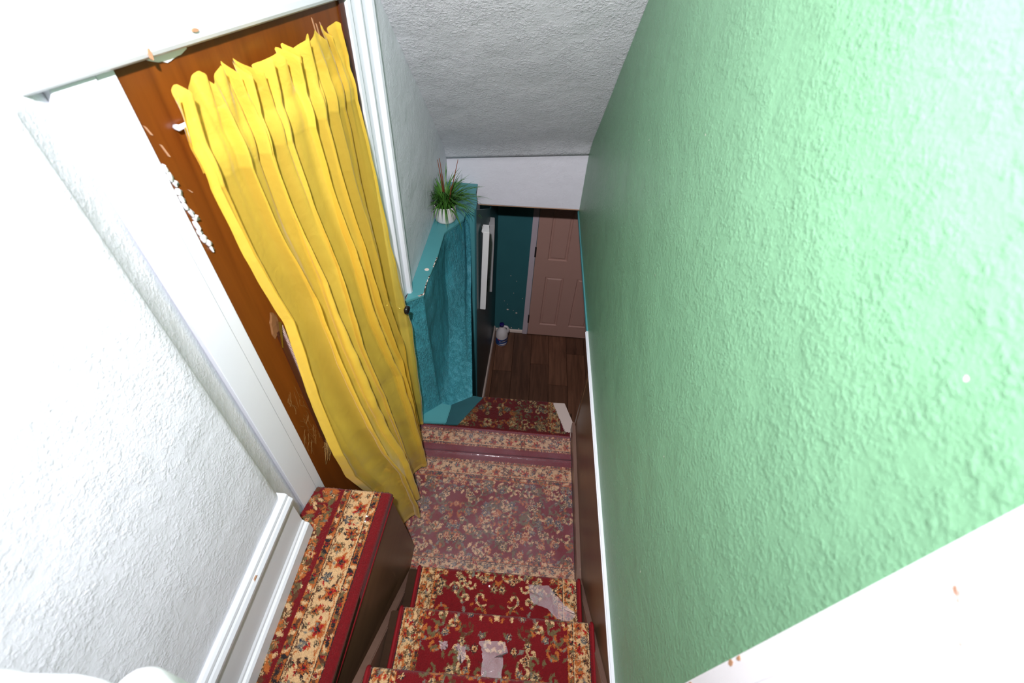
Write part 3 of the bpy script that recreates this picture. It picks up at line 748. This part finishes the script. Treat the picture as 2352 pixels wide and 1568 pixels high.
    def band(s, ax, p0, p1, q0, q1, seed=0, big=True):
        """tan border band. ax 'x': runs along x between q0..q1, occupies y p0..p1; ax 'y': runs along y"""
        r_ = random.Random(seed)
        def R2(a, b, c_, d, col):
            if ax == 'x': s.rect(c_, d, a, b, col)
            else: s.rect(a, b, c_, d, col)
        def P2(p, q): return (q, p) if ax == 'x' else (p, q)
        w = p1 - p0
        R2(p0, p1, q0, q1, 'tan'); R2(p0, p0 + .003, q0, q1, 'dark'); R2(p1 - .003, p1, q0, q1, 'dark')
        q = q0 + .012; k = 0
        while q < q1:
            m_ = (p0 + p1)/2
            pal = [('dark', 'rust', 'crim'), ('navy', 'grey', 'tan'), ('rust', 'crim', 'dark'), ('olive', 'rust', 'dark')][k % 4]
            off = w*0.16*(1 if k % 2 else -1)
            s.flower(*P2(m_ + off, q), w*(0.30 if k % 2 == 0 else 0.21), pal, r_.choice((5, 6, 7)))
            for z in range(7):
                pp, qq = p0 + w*r_.uniform(.12, .88), q + r_.uniform(-.02, .02)
                s.leaf(*P2(pp, qq), r_.uniform(.006, .012), r_.uniform(.003, .005), r_.uniform(0, 6.28), r_.choice(['rust', 'olive', 'grey', 'crim', 'brn', 'rust']))
            s.flower(*P2(m_ - off*1.9, q + .008), w*.11, ('dark', 'olive', 'tan'), 5)
            q += w*r_.uniform(0.48, 0.62); k += 1
        for e in (p0 + .010, p1 - .010):
            pts = [P2(e + .003*math.sin(q*160), q) for q in np.arange(q0, q1, .003)]
            s.line(pts, .0022, 'rust' if e < (p0 + p1)/2 else 'brn')
    def guard(s, ax, p0, p1, q0, q1, seed=0):
        r_ = random.Random(seed)
        if ax == 'x': s.rect(q0, q1, p0, p1, 'rust')
        else: s.rect(p0, p1, q0, q1, 'rust')
        q = q0; k = 0
        while q < q1:
            m_ = (p0 + p1)/2; xy = (q, m_) if ax == 'x' else (m_, q)
            s.leaf(xy[0] + r_.uniform(-.004, .004), xy[1] + r_.uniform(-.004, .004), (p1-p0)*.55, (p1-p0)*.25, r_.uniform(0, 6.28), r_.choice(['olive', 'tan', 'dark', 'tan', 'brn']))
            if k % 4 == 0: s.flower(*xy, (p1-p0)*.42, ('dark', 'crim', 'red'), 5)
            q += (p1-p0)*.5; k += 1
    def at(s, U, W):
        i = np.clip((U/RES + RS.normal(0, .35, U.shape)).astype(int), 0, s.nx-1); j = np.clip((W/RES + RS.normal(0, .35, U.shape)).astype(int), 0, s.ny-1)
        return s.a[j, i]

def edge_tube(mb, pts, r=0.006): mb.tube(pts, r, 8)

PILE = 0.010
def step_rug(k, xa, xb, ya, seed, label):
    """runner piece lying on tread k, wrapped over its nosing"""
    z = ZL + R_*k; yn = ny[k] + .002; th = 0.010
    prof = []                                          # (y, z, s) along the rug
    step = 0.0020; y = ya
    while y < yn - .016: prof.append((y, z)); y += step
    for a in np.linspace(math.pi/2, 0, 12): prof.append((yn - .016 + .016*math.cos(a), z - .016 + .016*math.sin(a)))
    zz = z - .020
    while zz > z - .085: prof.append((yn - .001*(z - zz)/.08, zz)); zz -= .004
    prof = np.array(prof); s = np.concatenate([[0], np.cumsum(np.hypot(*np.diff(prof, axis=0).T))])
    W, H = xb - xa, s[-1] + .002
    r = Raster(W, H)
    bw = 0.062
    r.field(bw + .018, W - bw - .018, 0, H, 1.25, seed)
    for p0, sd in ((0.010, 1), (W - .010 - bw, 2)):
        r.band('y', p0, p0 + bw, 0, H, seed*7 + sd)
    r.guard('y', .010 + bw, .010 + bw + .017, 0, H, seed + 3); r.guard('y', W - .010 - bw - .017, W - .010 - bw, 0, H, seed + 4)
    r.rect(0, .010, 0, H, 'red'); r.rect(W - .010, W, 0, H, 'red')
    nu = int(W/.0020); u = np.linspace(0, W, nu)
    P = np.zeros((len(prof), nu, 3)); P[..., 0] = xa + u[None]; P[..., 1] = prof[:, 0][:, None]; P[..., 2] = prof[:, 1][:, None] + RS.normal(0, .0006, (len(prof), nu))
    P[..., 1] += RS.normal(0, .0004, (len(prof), nu))
    U, S = np.meshgrid(u, s); colr = r.at(U, S)
    root = thing('stair_rug', label, 'rug', ((xa + xb)/2, (ya + yn)/2, z - .010), 'runner pieces on the upper steps')
    g_ = grid_mesh('pile', P, M['rug'], root, colr)
    sm_ = g_.modifiers.new('thick', 'SOLIDIFY'); sm_.thickness = 0.008; sm_.offset = -1
    for x in (xa - .002, xb + .002):
        mb = MB(); edge_tube(mb, [(x, p[0], p[1] - .003) for p in prof[::3]], 0.0065); mb.build('binding', M['binding'], root, True)
    return root
step_rug(1, -0.332, 0.352, ny[2] - .02, 21, 'red patterned runner piece on the step just above the landing')
step_rug(2, -0.338, 0.362, ny[3] - .02, 34, 'red patterned runner piece on the second step above the landing')
step_rug(3, -0.366, 0.362, ny[4] - .02, 55, 'red patterned runner piece on the third step above the landing, mostly cut off')

# long strip on the side platform
def side_strip():
    z = ZL + 3*R_; ys0, ys1 = 0.02, 0.806
    L = ys1 - ys0
    root = thing('carpet_strip', 'tan and red floral carpet strip lying along the white baseboard', 'rug', (-0.58, 0.45, z - .010))
    def nose(y): return -0.438 - .045*(0.814 - y)
    W = 0.29
    r = Raster(W + .11, L)
    # across: drop over the edge, red edge, guard, tan band, guard, red, mixed
    r.rect(0, .085, 0, L, 'red')
    o = 0.055
    r.rect(o, o + .033, 0, L, 'red'); r.rect(o + .033, o + .036, 0, L, 'dark'); r.guard('y', o + .036, o + .060, 0, L, 3)
    r.band('y', o + .060, o + .152, 0, L, 5); r.guard('y', o + .152, o + .178, 0, L, 8)
    r.rect(o + .178, o + .35, 0, L, 'red')
    rr = random.Random(4)
    for q in range(360):
        x, y = o + rr.uniform(.200, .29), rr.uniform(0, L); l = rr.uniform(.009, .021)
        if rr.random() < .3: r.flower(x, y, l, rr.choice([('olive', 'rust', 'tan'), ('brn', 'tan', 'olive'), ('rust', 'tan', 'crim')]), 6)
        else: r.leaf(x, y, l, l*.45, rr.uniform(0, 6.28), rr.choice(['olive', 'rust', 'brn', 'olive', 'tan']))
    for q in range(9): r.spiral(o + .225, (q + .5)*L/9, .03, q*2.0, 1 if q % 2 else -1, 'rust', .004)
    # profile across, starting low on the side board
    prof = [(0.0015, -.045 + .003*k) for k in range(10)]                       # (outward, z)
    for a in np.linspace(0, math.pi/2, 12): prof.append((-.014 + .0155*math.cos(a), -.0145 + .0145*math.sin(a)))
    q = -.016
    while q > -.312: prof.append((q, 0.0)); q -= .0019
    prof = np.array(prof); s = np.concatenate([[0], np.cumsum(np.hypot(*np.diff(prof, axis=0).T))])
    nv = int(L/.0020); yy = np.linspace(ys0, ys1, nv)
    P = np.zeros((nv, len(prof), 3))
    P[..., 0] = np.array([nose(y) for y in yy])[:, None] + prof[:, 0][None]
    P[..., 1] = yy[:, None]; P[..., 2] = z + prof[:, 1][None] + RS.normal(0, .0007, (nv, len(prof)))
    P[..., 0] += (0.004*np.sin(yy*37) + .003*np.sin(yy*91))[:, None]*(prof[:, 0] < -.24)[None]
    P[-6:, :, 2] -= (np.linspace(0, 1, 6)**2*.010)[:, None]
    P[-1, :, 1] += RS.normal(0, .0025, len(prof))
    U, S = np.meshgrid(s + .012, yy - ys0)
    # keep the far edge behind the casing's foot
    cx = P[:-1, :-1, 0]; cy = P[:-1, :-1, 1]
    mask = (cx*DN.x + cy*DN.y) > -0.8863 + 0.016
    mask &= ~((cx < -0.694) & (cy < 0.655))
    g_ = grid_mesh('pile', P, M['rug'], root, r.at(U, S), mask)
    sm_ = g_.modifiers.new('thick', 'SOLIDIFY'); sm_.thickness = 0.006; sm_.offset = 1
    mb = MB(); edge_tube(mb, [(nose(y) + .001, y, z - .046) for y in np.linspace(ys0, ys1, 40)], 0.004); mb.build('binding', M['binding'], root, True)
    return root
side_strip()

# landing rugs
def flat_rug(name, label, x0, x1, y0, y1, paint, inside, z):
    W, H = x1 - x0, y1 - y0; r = Raster(W, H); paint(r, W, H)
    nu, nv = int(W/.0023), int(H/.0023)
    X, Y = np.meshgrid(np.linspace(x0, x1, nu), np.linspace(y0, y1, nv))
    jx, jy = RS.normal(0, .0006, X.shape), RS.normal(0, .0006, X.shape)
    P = np.stack([X + jx, Y + jy, np.full(X.shape, z) + RS.normal(0, .0006, X.shape)], -1)
    cx, cy = X[:-1, :-1], Y[:-1, :-1]
    mask = inside(cx + RS.normal(0, .0018, cx.shape), cy + RS.normal(0, .0018, cx.shape))
    root = thing(name, label, 'rug', ((x0 + x1)/2, (y0 + y1)/2, ZL))
    g_ = grid_mesh('pile', P, M['rug'], root, r.at(X - x0, Y - y0), mask)
    sm_ = g_.modifiers.new('thick', 'SOLIDIFY'); sm_.thickness = 0.006; sm_.offset = -1
    return root
def paint1(r, W, H):
    r.field(0.0, W, .06, H - .13, 2.3, 77)
    r.band('x', H - .125, H - .047, 0, W, 12); r.guard('x', H - .148, H - .125, 0, W, 5); r.guard('x', H - .047, H - .033, 0, W, 6)
    r.rect(0, W, H - .033, H, 'red'); r.band('x', .03, .10, 0, W, 18); r.guard('x', .10, .118, 0, W, 9)
flat_rug('landing_rug', 'red floral rug under plastic film covering the landing in front of the curtained door', -0.84, 0.3635, 0.670, 1.333, paint1,
         lambda x, y: (x*DN.x + y*DN.y > -0.876) & ((x > -0.44 - .025*(0.8 - y)) | (y > 0.803)) & ((x > -0.384) | (y > .712)), ZL + .006)
def paint2(r, W, H):
    r.field(0.16, W - .10, .19, H, 1.5, 99); r.field(0.0, W, .15, .23, 1.2, 5)
    r.rect(0, W, 0, .050, 'red'); r.guard('x', .050, .062, 0, W, 3); r.band('x', .062, .140, 0, W, 28); r.guard('x', .140, .155, 0, W, 31); r.rect(0, W, .155, .185, 'red')
    r.band('y', W - .118, W - .055, .185, H, 44); r.guard('y', W - .132, W - .118, .185, H, 2)
    r.a[int(.172/RES):] *= np.array((.50, .50, .46))          # darker where the film has not covered it
def in2(x, y):
    rgt = np.where(y < 1.53, 0.3635, 0.332 - (y - 1.53)*(.075/.215)); lft = np.where(y < 1.508, -0.565, -0.30 + (y - 1.52)*(.125/.215)) 
    return (x < rgt) & (x > lft) & (x*DN.x + y*DN.y > -0.876)
flat_rug('narrow_rug', 'dark red floral rug ending at the drop beyond the landing, pale board bare beside it', -0.62, 0.3635, 1.335, 1.742, paint2, in2, ZL + .006)

# plastic film over the landing
nu, nv = 150, 150
X, Y = np.meshgrid(np.linspace(-0.60, 0.3645, nu), np.linspace(0.676, 1.500, nv))
Zf = np.zeros_like(X)
for j in range(nv):
    for i in range(nu):
        x, y = X[j, i], Y[j, i]
        Zf[j, i] = ZL + .0105 + 0.0022*mnoise.noise(Vector((x*7, y*9, 1))) + .0012*mnoise.noise(Vector((x*24, y*24, 4)))
        Zf[j, i] += 0.006*math.exp(-((y - 1.334 - .02*(x + .1)*.3)/.006)**2)
mask = ((X*DN.x + Y*DN.y > -0.860) & ((X > -0.43) | (Y > 0.812)) & ((X > -0.38) | (Y > .72)))[:-1, :-1]
fr_ = grid_mesh('plastic_film', np.stack([X, Y, Zf], -1), M['film'], None, None, mask)
props(fr_, 'clear hazy plastic film stretched over the red rug on the landing', 'plastic film')

def scrap(pts, z, label, seed):
    r_ = random.Random(seed); cx = sum(p[0] for p in pts)/len(pts); cy = sum(p[1] for p in pts)/len(pts)
    fine = []
    for i, p in enumerate(pts):
        q = pts[(i+1) % len(pts)]
        for k in range(6):
            f = k/6; fine.append((p[0]*(1-f) + q[0]*f + r_.uniform(-.003, .003), p[1]*(1-f) + q[1]*f + r_.uniform(-.003, .003)))
    rings = []
    for f in (1.0, .85, .6, .3):
        rings.append([(cx + (x - cx)*f, cy + (y - cy)*f, z + .0035 + .0018*mnoise.noise(Vector((x*30, y*30, f*4 + seed)))) for x, y in fine])
    mb = MB(); n = len(fine); vs = [p for R in rings for p in R] + [(cx, cy, z + .004)]
    fs = [(k*n + i, k*n + (i+1) % n, (k+1)*n + (i+1) % n, (k+1)*n + i) for k in range(3) for i in range(n)] + [(3*n + i, 3*n + (i+1) % n, 4*n) for i in range(n)]
    mb.add(vs, fs); o = mb.build('film_scrap', M['scrap'], None, True)
    return props(o, label, 'plastic film', 'torn film scraps on the steps')
z1, z2 = ZL + R_ + .002, ZL + 2*R_ + .002
scrap([(0.139, 0.628), (0.222, 0.632), (0.25, 0.600), (0.285, 0.565), (0.325, 0.540), (0.33, .525), (0.292, 0.490), (0.258, 0.512), (0.215, 0.545), (0.160, 0.556), (0.142, .59)], z1, 'whitish torn scrap of film near the green wall on the step above the landing', 3)
scrap([(-0.043, 0.372), (0.049, 0.380), (0.061, 0.348), (0.045, 0.335), (0.046, 0.262), (-0.022, 0.256), (-0.025, 0.32), (-.03, .35)], z2, 'long pinkish film scrap in the middle of the second step', 5)
scrap([(-0.115, 0.36), (-0.085, 0.352), (-0.082, 0.318), (-0.10, 0.302), (-0.112, .318), (-.108, .345), (-.13, .352)], z2, 'curved pinkish film scrap beside the long scrap on the second step', 8)
scrap([(-0.185, 0.362), (-0.155, 0.366), (-0.148, 0.345), (-0.17, 0.336)], z2, 'smallest round pinkish film scrap on the second step', 9)

# ------------------------------------------------------------------ yellow sheer curtain
rowsL = [(-.262, .728, .05), (-.315, .728, .05), (-.345, .728, .05), (-.40, .727, .05), (-.465, .726, .05), (-.67, .724, .06), (-.89, .738, .08), (-1.14, .694, .10), (-1.43, .655, .135), (-1.61, .672, .135), (-1.80, .715, .15), (-2.235, .735, .16)]
rowsR = [(-.262, 1.305, .05), (-.315, 1.312, .05), (-.383, 1.338, .05), (-.476, 1.344, .05), (-.595, 1.352, .05), (-.827, 1.361, .05), (-1.216, 1.380, .06), (-1.43, 1.412, .066), (-1.51, 1.425, .07), (-1.77, 1.372, .095), (-2.0, 1.352, .110), (-2.235, 1.372, .095)]
bprof = [(.735, .16), (.775, .237), (.785, .262), (.849, .296), (.891, .283), (.99, .187), (1.094, .223), (1.20, .150), (1.303, .092), (1.372, .095)]
bu = np.array([(s - .735)/(1.372 - .735) for s, o in bprof]); bo = np.array([o for s, o in bprof])
nu, nv = 330, 230
zt, zb = -.305, -2.232
P = np.zeros((nv, nu, 3)); DENS = np.zeros((nv, nu))
LZ = np.array(rowsL)[::-1]; RZ_ = np.array(rowsR)[::-1]
us = np.linspace(0, 1, nu)
def cinterp(z, T, c): return np.interp(z, T[:, 0], T[:, c])
rp = np.random.RandomState(5)
ph = rp.rand(8)*6.28
uw = us + 0.018*np.sin(us*17 + 1.0) + .010*np.sin(us*41)
for j in range(nv):
    v = j/(nv-1); z0 = zt + (zb - zt)*v
    sl, ol = cinterp(z0, LZ, 1), cinterp(z0, LZ, 2); sr, orr = cinterp(z0, RZ_, 1), cinterp(z0, RZ_, 2)
    s = sl + (sr - sl)*us; o = ol + (orr - ol)*us
    wv = max(0.0, (v - .12)/.88); wv = wv*wv*(3 - 2*wv)
    base = bo[0] + (bo[-1] - bo[0])*us
    o = o + (np.interp(us, bu, bo) - base)*wv
    z = np.full(nu, z0)
    # pleats: tight gathers under the rod opening out to broad folds below
    tight = math.exp(-v*5.0)
    f1 = np.sin(uw*2*math.pi*17 + ph[0] + 1.1*math.sin(v*3))*(.0085*tight + .0016)
    f2 = np.sin(uw*2*math.pi*7.5 + ph[1] + .9*v)*(.012 + .017*min(1, v*2.2))*(1 - .35*v)
    f3 = np.sin(uw*2*math.pi*29 + ph[2] + 2.0*v)*(.0035*tight)
    o = o + (f1 + f2*(0.55 + .45*min(1, v*4)) + f3)
    s = s + np.cos(uw*2*math.pi*7.5 + ph[1] + .9*v)*.024*min(1, v*2.2)*np.minimum(1, us*(1-us)*9)
    # crinkles
    cr = np.array([mnoise.noise(Vector((u*7, z0*4.5, 1.7))) for u in us])*.008 + np.array([mnoise.noise(Vector((u*22 + z0*6, z0*12, 4.1))) for u in us])*.0035
    o = o + cr*min(1, v*4)
    o = np.maximum(o, .016)
    # ruffle above the rod
    if v < .055:
        t_ = 1 - v/.055
        zig = np.abs(((uw*15.5 + .2*np.sin(us*23)) % 1) - .5)*2
        z = z + t_*(0.030*zig + .008*np.sin(us*9) - .024 + .006*np.clip((us - .95)/.05, 0, 1))
        o = o + t_*(.016*np.sin(uw*2*math.pi*15.5) + .003)
    if .055 <= v < .10: o = o + .006*np.sin((v - .055)/.045*math.pi)
    # how tightly the weave is gathered: bunched in the middle, stretched thin towards both edges
    dn = np.array([0.5 + 0.75*mnoise.noise(Vector((u*7.5 + .5*v, v*.8, 8.2))) + .35*mnoise.noise(Vector((u*26, v*1.6, 2.2))) for u in us])
    dn = np.clip(dn, 0, 1)*(1 - .55*np.clip((us - .66)/.2, 0, 1) - .45*np.clip((.10 - us)/.08, 0, 1)*(v > .1))
    DENS[j] = .26 + .50*dn + (.18 if v < .10 else 0)
    P[j, :, 0] = DN.x*(o - .8863) + DT.x*s; P[j, :, 1] = DN.y*(o - .8863) + DT.y*s; P[j, :, 2] = z
cu = thing('curtain', 'yellow sheer gathered curtain hanging over the brown door', 'curtain', DP(1.04, ZL, .08))
D3 = np.repeat(DENS[..., None], 3, -1)
grid_mesh('sheer_panel', P, M['organza'], cu, D3)
# sewn hems: a second layer along both sides and the bottom
def strip(P, sl, name):
    Q = P[sl].copy(); Q[..., 0] += .0015; Q[..., 1] -= .0008
    return grid_mesh(name, Q, M['organza'], cu, np.full(Q.shape, .62))
strip(P, np.s_[:, 0:7], 'side_hem'); strip(P, np.s_[:, nu-6:nu], 'side_hem'); strip(P, np.s_[nv-5:nv, :], 'bottom_hem')
Q = P[7:20, :].copy(); Q[..., 0] += -.006; Q[..., 1] += .002; grid_mesh('rod_pocket', Q, M['organza'], cu, np.full(Q.shape, .4))
mb = MB(); mb.tube([DP(.745, -.385, .010), DP(1.335, -.385, .010)], .005, 10); mb.tube([DP(.75, -.385, .0), DP(.75, -.385, .012)], .006, 8); mb.tube([DP(1.33, -.385, .0), DP(1.33, -.385, .012)], .006, 8)
mb.build('rod', M['white_gloss'], cu, True)

# ------------------------------------------------------------------ potted grass on the ledge
pc = (-0.484, 2.437, -1.465)
pt = thing('potted_plant', 'artificial grass plant in a white pot on the teal ledge', 'plant', pc)
mb = MB(); mb.lathe([(.0, 0), (.050, 0), (.058, .004), (.0625, .016), (.0635, .10), (.0625, .1035), (.0595, .1035), (.058, .098), (.058, .080), (0, .080)], pc, 40); mb.build('pot', M['pot'], pt, True)
mb = MB(); mb.lathe([(.0575, .084), (.04, .090), (0.0, .092)], pc, 24); mb.build('soil', M['soil'], pt, True)
def blade(mb, a, lean, L, w, droop, c0=None):
    r0 = rnd.uniform(0, .042); bx, by = pc[0] + r0*math.cos(a), pc[1] + r0*math.sin(a)
    ca, sa = math.cos(a), math.sin(a); n = 8; vs = []
    x, z, th = 0.0, pc[2] + .088, lean
    for k in range(n + 1):
        f = k/n; ww = w*(1 - f**2.2)*(.6 + .4*min(1, f*5)) + .0003
        px, py = bx + ca*x, by + sa*x
        vs += [(px - sa*ww, py + ca*ww, z), (px, py, z - ww*.35), (px + sa*ww, py - ca*ww, z)]
        x += math.sin(th)*L/n; z += math.cos(th)*L/n; th += droop/n
    vs = [(max(v[0], XL + .004), min(v[1], YB - .006), max(v[2], -1.462)) for v in vs]
    fs = []
    for k in range(n):
        for q in range(2): fs.append((k*3 + q, k*3 + q + 1, k*3 + q + 4, k*3 + q + 3))
    mb.add(vs, fs)
mb = MB()
for k in range(210):
    a = rnd.uniform(0, 6.283); le = abs(rnd.gauss(.25, .25)); L = rnd.uniform(.14, .255)
    if math.cos(a) < -.5: L *= .85
    blade(mb, a, le, L, rnd.uniform(.0026, .0052), rnd.uniform(.8, 2.7))
for a, le, L, dr in ((-.35, .9, .26, 1.6), (-.2, 1.0, .24, 1.9), (.1, .8, .27, 1.3), (-.9, 1.1, .20, 1.9), (-1.3, 1.1, .17, 1.8), (-2.2, 1.0, .19, 1.9), (-2.6, 1.1, .18, 1.8), (.5, .7, .26, 1.2), (-.5, .95, .28, 1.3)):
    blade(mb, a, le, L, .0036, dr)
lf = mb.build('grass_blades', M['leaf'], pt, True); lf['kind'] = 'stuff'
for a, b_ in (((-.475, 2.43, -1.38), (-.393, 2.41, -1.075)), ((-.485, 2.43, -1.37), (-.505, 2.41, -1.085)), ((-.480, 2.43, -1.37), (-.492, 2.40, -1.072)), ((-.455, 2.41, -1.34), (-.432, 2.38, -1.20))):
    mb = MB(); mb.tube([a, tuple(a[i]*.5 + b_[i]*.5 + (.004 if i == 0 else 0) for i in range(3)), b_], [.004, .003, .0015], 6); mb.build('dry_twig', M['twig'], pt, True)

# ------------------------------------------------------------------ hall things
def canvas(label, y0, ln, zb_, zt_, xb, xt, th, m_edge, tw=-.010):
    root = thing('canvas_picture', label, 'picture', (xb, y0, zb_), 'canvases on the hall wall')
    mb = MB()
    mb.hexa([(xb, y0, zb_), (xb + th, y0, zb_), (xb + th + tw, y0 + ln, zb_), (xb + tw, y0 + ln, zb_)], [(xt, y0, zt_), (xt + th, y0, zt_), (xt + th + tw, y0 + ln, zt_), (xt + tw, y0 + ln, zt_)])
    mb.build('wrapped_frame', m_edge, root, False, .002)
    mb = MB(); e = .0018; q = .012
    mb.hexa([(xb + th, y0 + q, zb_ + q), (xb + th + e, y0 + q, zb_ + q), (xb + th + e + tw, y0 + ln - q, zb_ + q), (xb + th + tw, y0 + ln - q, zb_ + q)],
            [(xt + th, y0 + q, zt_ - q), (xt + th + e, y0 + q, zt_ - q), (xt + th + e + tw, y0 + ln - q, zt_ - q), (xt + th + tw, y0 + ln - q, zt_ - q)])
    mb.build('painted_face', M['picture'], root)
    mb = MB(); mb.tube([(xt - .004, y0 + .02, zt_ - .03), (xt - .012, y0 + ln/2, zt_ + .015), (xt - .004, y0 + ln - .02, zt_ - .03)], .0012, 5); mb.build('hanging_wire', M['chrome'], root)
    mb = MB(); mb.hexa([(xt - .006, y0 + .006, zt_ - .01), (xt, y0 + .004, zt_ - .01), (xt, y0 + .05, zt_ - .012), (xt - .006, y0 + .05, zt_ - .012)], [(xt - .010, y0 + .004, zt_ - .001), (xt, y0 + .002, zt_ - .001), (xt, y0 + .05, zt_ - .001), (xt - .010, y0 + .05, zt_ - .001)])
    mb.build('folded_corner', m_edge, root)
canvas('white-edged stretched canvas leaning off the hall wall, nearer of the two', 2.36, .085, -2.095, -1.480, -0.266, -0.248, .038, M['canvas'])
canvas('grey-edged stretched canvas farther along the hall wall, behind the white-edged one', 2.83, .11, -2.32, -1.716, -0.258, -0.250, .034, M['canvas_grey'])

jc = (-0.150, 3.335, ZH)
jg = thing('bleach_jug', 'white plastic bleach jug with navy cap standing on the hall floor', 'jug', jc)
mb = MB()
mb.lathe([(0, 0), (.052, 0), (.060, .005), (.062, .02), (.062, .135), (.060, .150), (.055, .172), (.043, .195), (.030, .212), (.022, .226), (.019, .236), (.019, .246), (0, .246)], jc, 36)
o = mb.build('body', M['jug'], jg, True)
mb = MB(); hp_ = [(jc[0] + .012, jc[1], jc[2] + .232), (jc[0] + .030, jc[1] - .002, jc[2] + .240), (jc[0] + .048, jc[1] - .004, jc[2] + .236), (jc[0] + .060, jc[1] - .004, jc[2] + .218), (jc[0] + .063, jc[1] - .004, jc[2] + .190), (jc[0] + .058, jc[1], jc[2] + .150)]
mb.tube(hp_, [.012, .012, .012, .012, .012, .013], 12); mb.build('handle', M['jug'], jg, True)
mb = MB(); cc = (jc[0] - .004, jc[1], jc[2]); mb.lathe([(0, .240), (.0235, .240), (.0235, .268), (.021, .272), (0, .272)], cc, 24); mb.build('cap', M['cap'], jg, True)
def wrap(mb, a0, a1, z0, z1, r, n=24, mi=0):
    vs = []; fs = []
    for k in range(n + 1):
        a = a0 + (a1 - a0)*k/n
        zz0 = z0(k/n) if callable(z0) else z0; zz1 = z1(k/n) if callable(z1) else z1
        vs += [(jc[0] + r*math.cos(a), jc[1] + r*math.sin(a), jc[2] + zz0), (jc[0] + r*math.cos(a), jc[1] + r*math.sin(a), jc[2] + zz1)]
    for k in range(n): fs.append((2*k, 2*k + 2, 2*k + 3, 2*k + 1))
    mb.add(vs, fs, mi)
mb = MB(); wrap(mb, -math.pi*1.02, .06, .018, lambda f: .112 - .012*math.sin(f*math.pi), .0626); lb = mb.build('label', M['label'], jg, True)
mb = MB(); wrap(mb, -1.75, -.1, lambda f: .058 + .012*f, lambda f: .058 + .012*f + .034*math.sin(max(.02, min(1, f*1.15))*math.pi*.9 + .15), .0629); mb.build('label_band', M['label_dark'], lb)
mb = MB(); wrap(mb, -2.0, -.35, lambda f: .036 - .010*math.sin(f*math.pi), lambda f: .037 + .009*math.sin(f*math.pi), .0631); mb.build('label_swoosh', M['label_white'], lb)
mb = MB(); wrap(mb, -2.15, -1.82, .088, .102, .0631, 8); mb.build('label_mark', M['label_red'], lb)
# the maker's word across the band
fc = bpy.data.curves.new('lettering', 'FONT'); fc.body = 'CLOROX'; fc.size = 0.025; fc.align_x = 'CENTER'; fc.extrude = 0
tmp = bpy.data.objects.new('lettering', fc); C.objects.link(tmp)
bpy.context.view_layer.update()
tm = bpy.data.meshes.new_from_object(tmp.evaluated_get(bpy.context.evaluated_depsgraph_get()))
bpy.data.objects.remove(tmp); tm.name = 'lettering'
og = ORG[lb.name]
for v in tm.vertices:
    a = -1.12 + v.co.x/.0634; zz = .066 + v.co.y + .006*(v.co.x/.04)
    v.co = (jc[0] + .0634*math.cos(a) - og.x, jc[1] + .0634*math.sin(a) - og.y, jc[2] + zz + ZO - og.z)
link_mesh('lettering', tm, M['label_white'], lb)

# ------------------------------------------------------------------ white cloth bundle on the top floor, at the near corner
def cloth():
    nu_, nv_ = 110, 60
    P = np.zeros((nv_, nu_, 3))
    xs_ = np.linspace(-0.70, -0.325, nu_)
    for i, x in enumerate(xs_):
        # two soft humps with a crease between them
        yf = np.interp(x, [-.70, -.56, -.482, -.44, -.426, -.412, -.404, -.398, -.385, -.36, -.335, -.325], [.040, .050, .056, .063, .062, .046, .060, .074, .076, .066, .040, .015])
        ztp = np.interp(x, [-.70, -.56, -.482, -.426, -.412, -.400, -.385, -.347, -.325], [-.53, -.55, -.572, -.614, -.640, -.628, -.634, -.662, -.72])
        for j in range(nv_):
            f = j/(nv_-1)
            if f < .45:
                a = f/.45; y = -.30 + (yf - .03 + .30)*a; z = ztp - .012 + .022*math.sin(a*9 + x*8) - .25*max(0, .25 - a)**2*16
                z = min(z, ztp + .004)
            else:
                a = (f - .45)/.55; b_ = min(1, a/.10)*math.pi/2
                y = yf - .03 + .03*math.sin(b_) + .006*math.sin(x*60 + a*3)*min(1, a*6)*(1 if a > .10 else 0)
                z = ztp - .03*(1 - math.cos(b_)) - max(0, a - .10)/.90*(ztp + 1.525 - .03)
                y -= .05*max(0, a - .1)
            P[j, i] = (x, y, z)
    o = grid_mesh('draped_cloth', P, M['cloth'], None)
    sm_ = o.modifiers.new('thick', 'SOLIDIFY'); sm_.thickness = .006; sm_.offset = -1
    props(o, 'bunched white cloth at the lower corner of the view beside the white textured wall', 'cloth')
cloth()

# small paint flakes lying on the carpets
def flake(x, y, z, r, label, seed):
    r_ = random.Random(seed); mb = MB()
    ring = [(x + r*math.cos(a)*r_.uniform(.5, 1.1), y + r*math.sin(a)*r_.uniform(.5, 1.1), z) for a in [q*math.pi/3 for q in range(6)]]
    mb.hexa(ring, [(p[0] + r*.2, p[1], p[2] + r*.45*r_.uniform(.4, 1)) for p in ring])
    props(mb.build('paint_flake', M['paint_curl']), label, 'paint flake', 'paint flakes on the carpet')
zs = ZL + 3*R_ + .001
flake(-.505, .682, zs, .005, 'white paint flake on the carpet strip, nearer of a close pair', 1)
flake(-.505, .702, zs, .005, 'white paint flake on the carpet strip, farther of a close pair', 2)
flake(-.028, .610, ZL + R_ + .002, .006, 'white paint flake on the middle of the step just above the landing', 3)
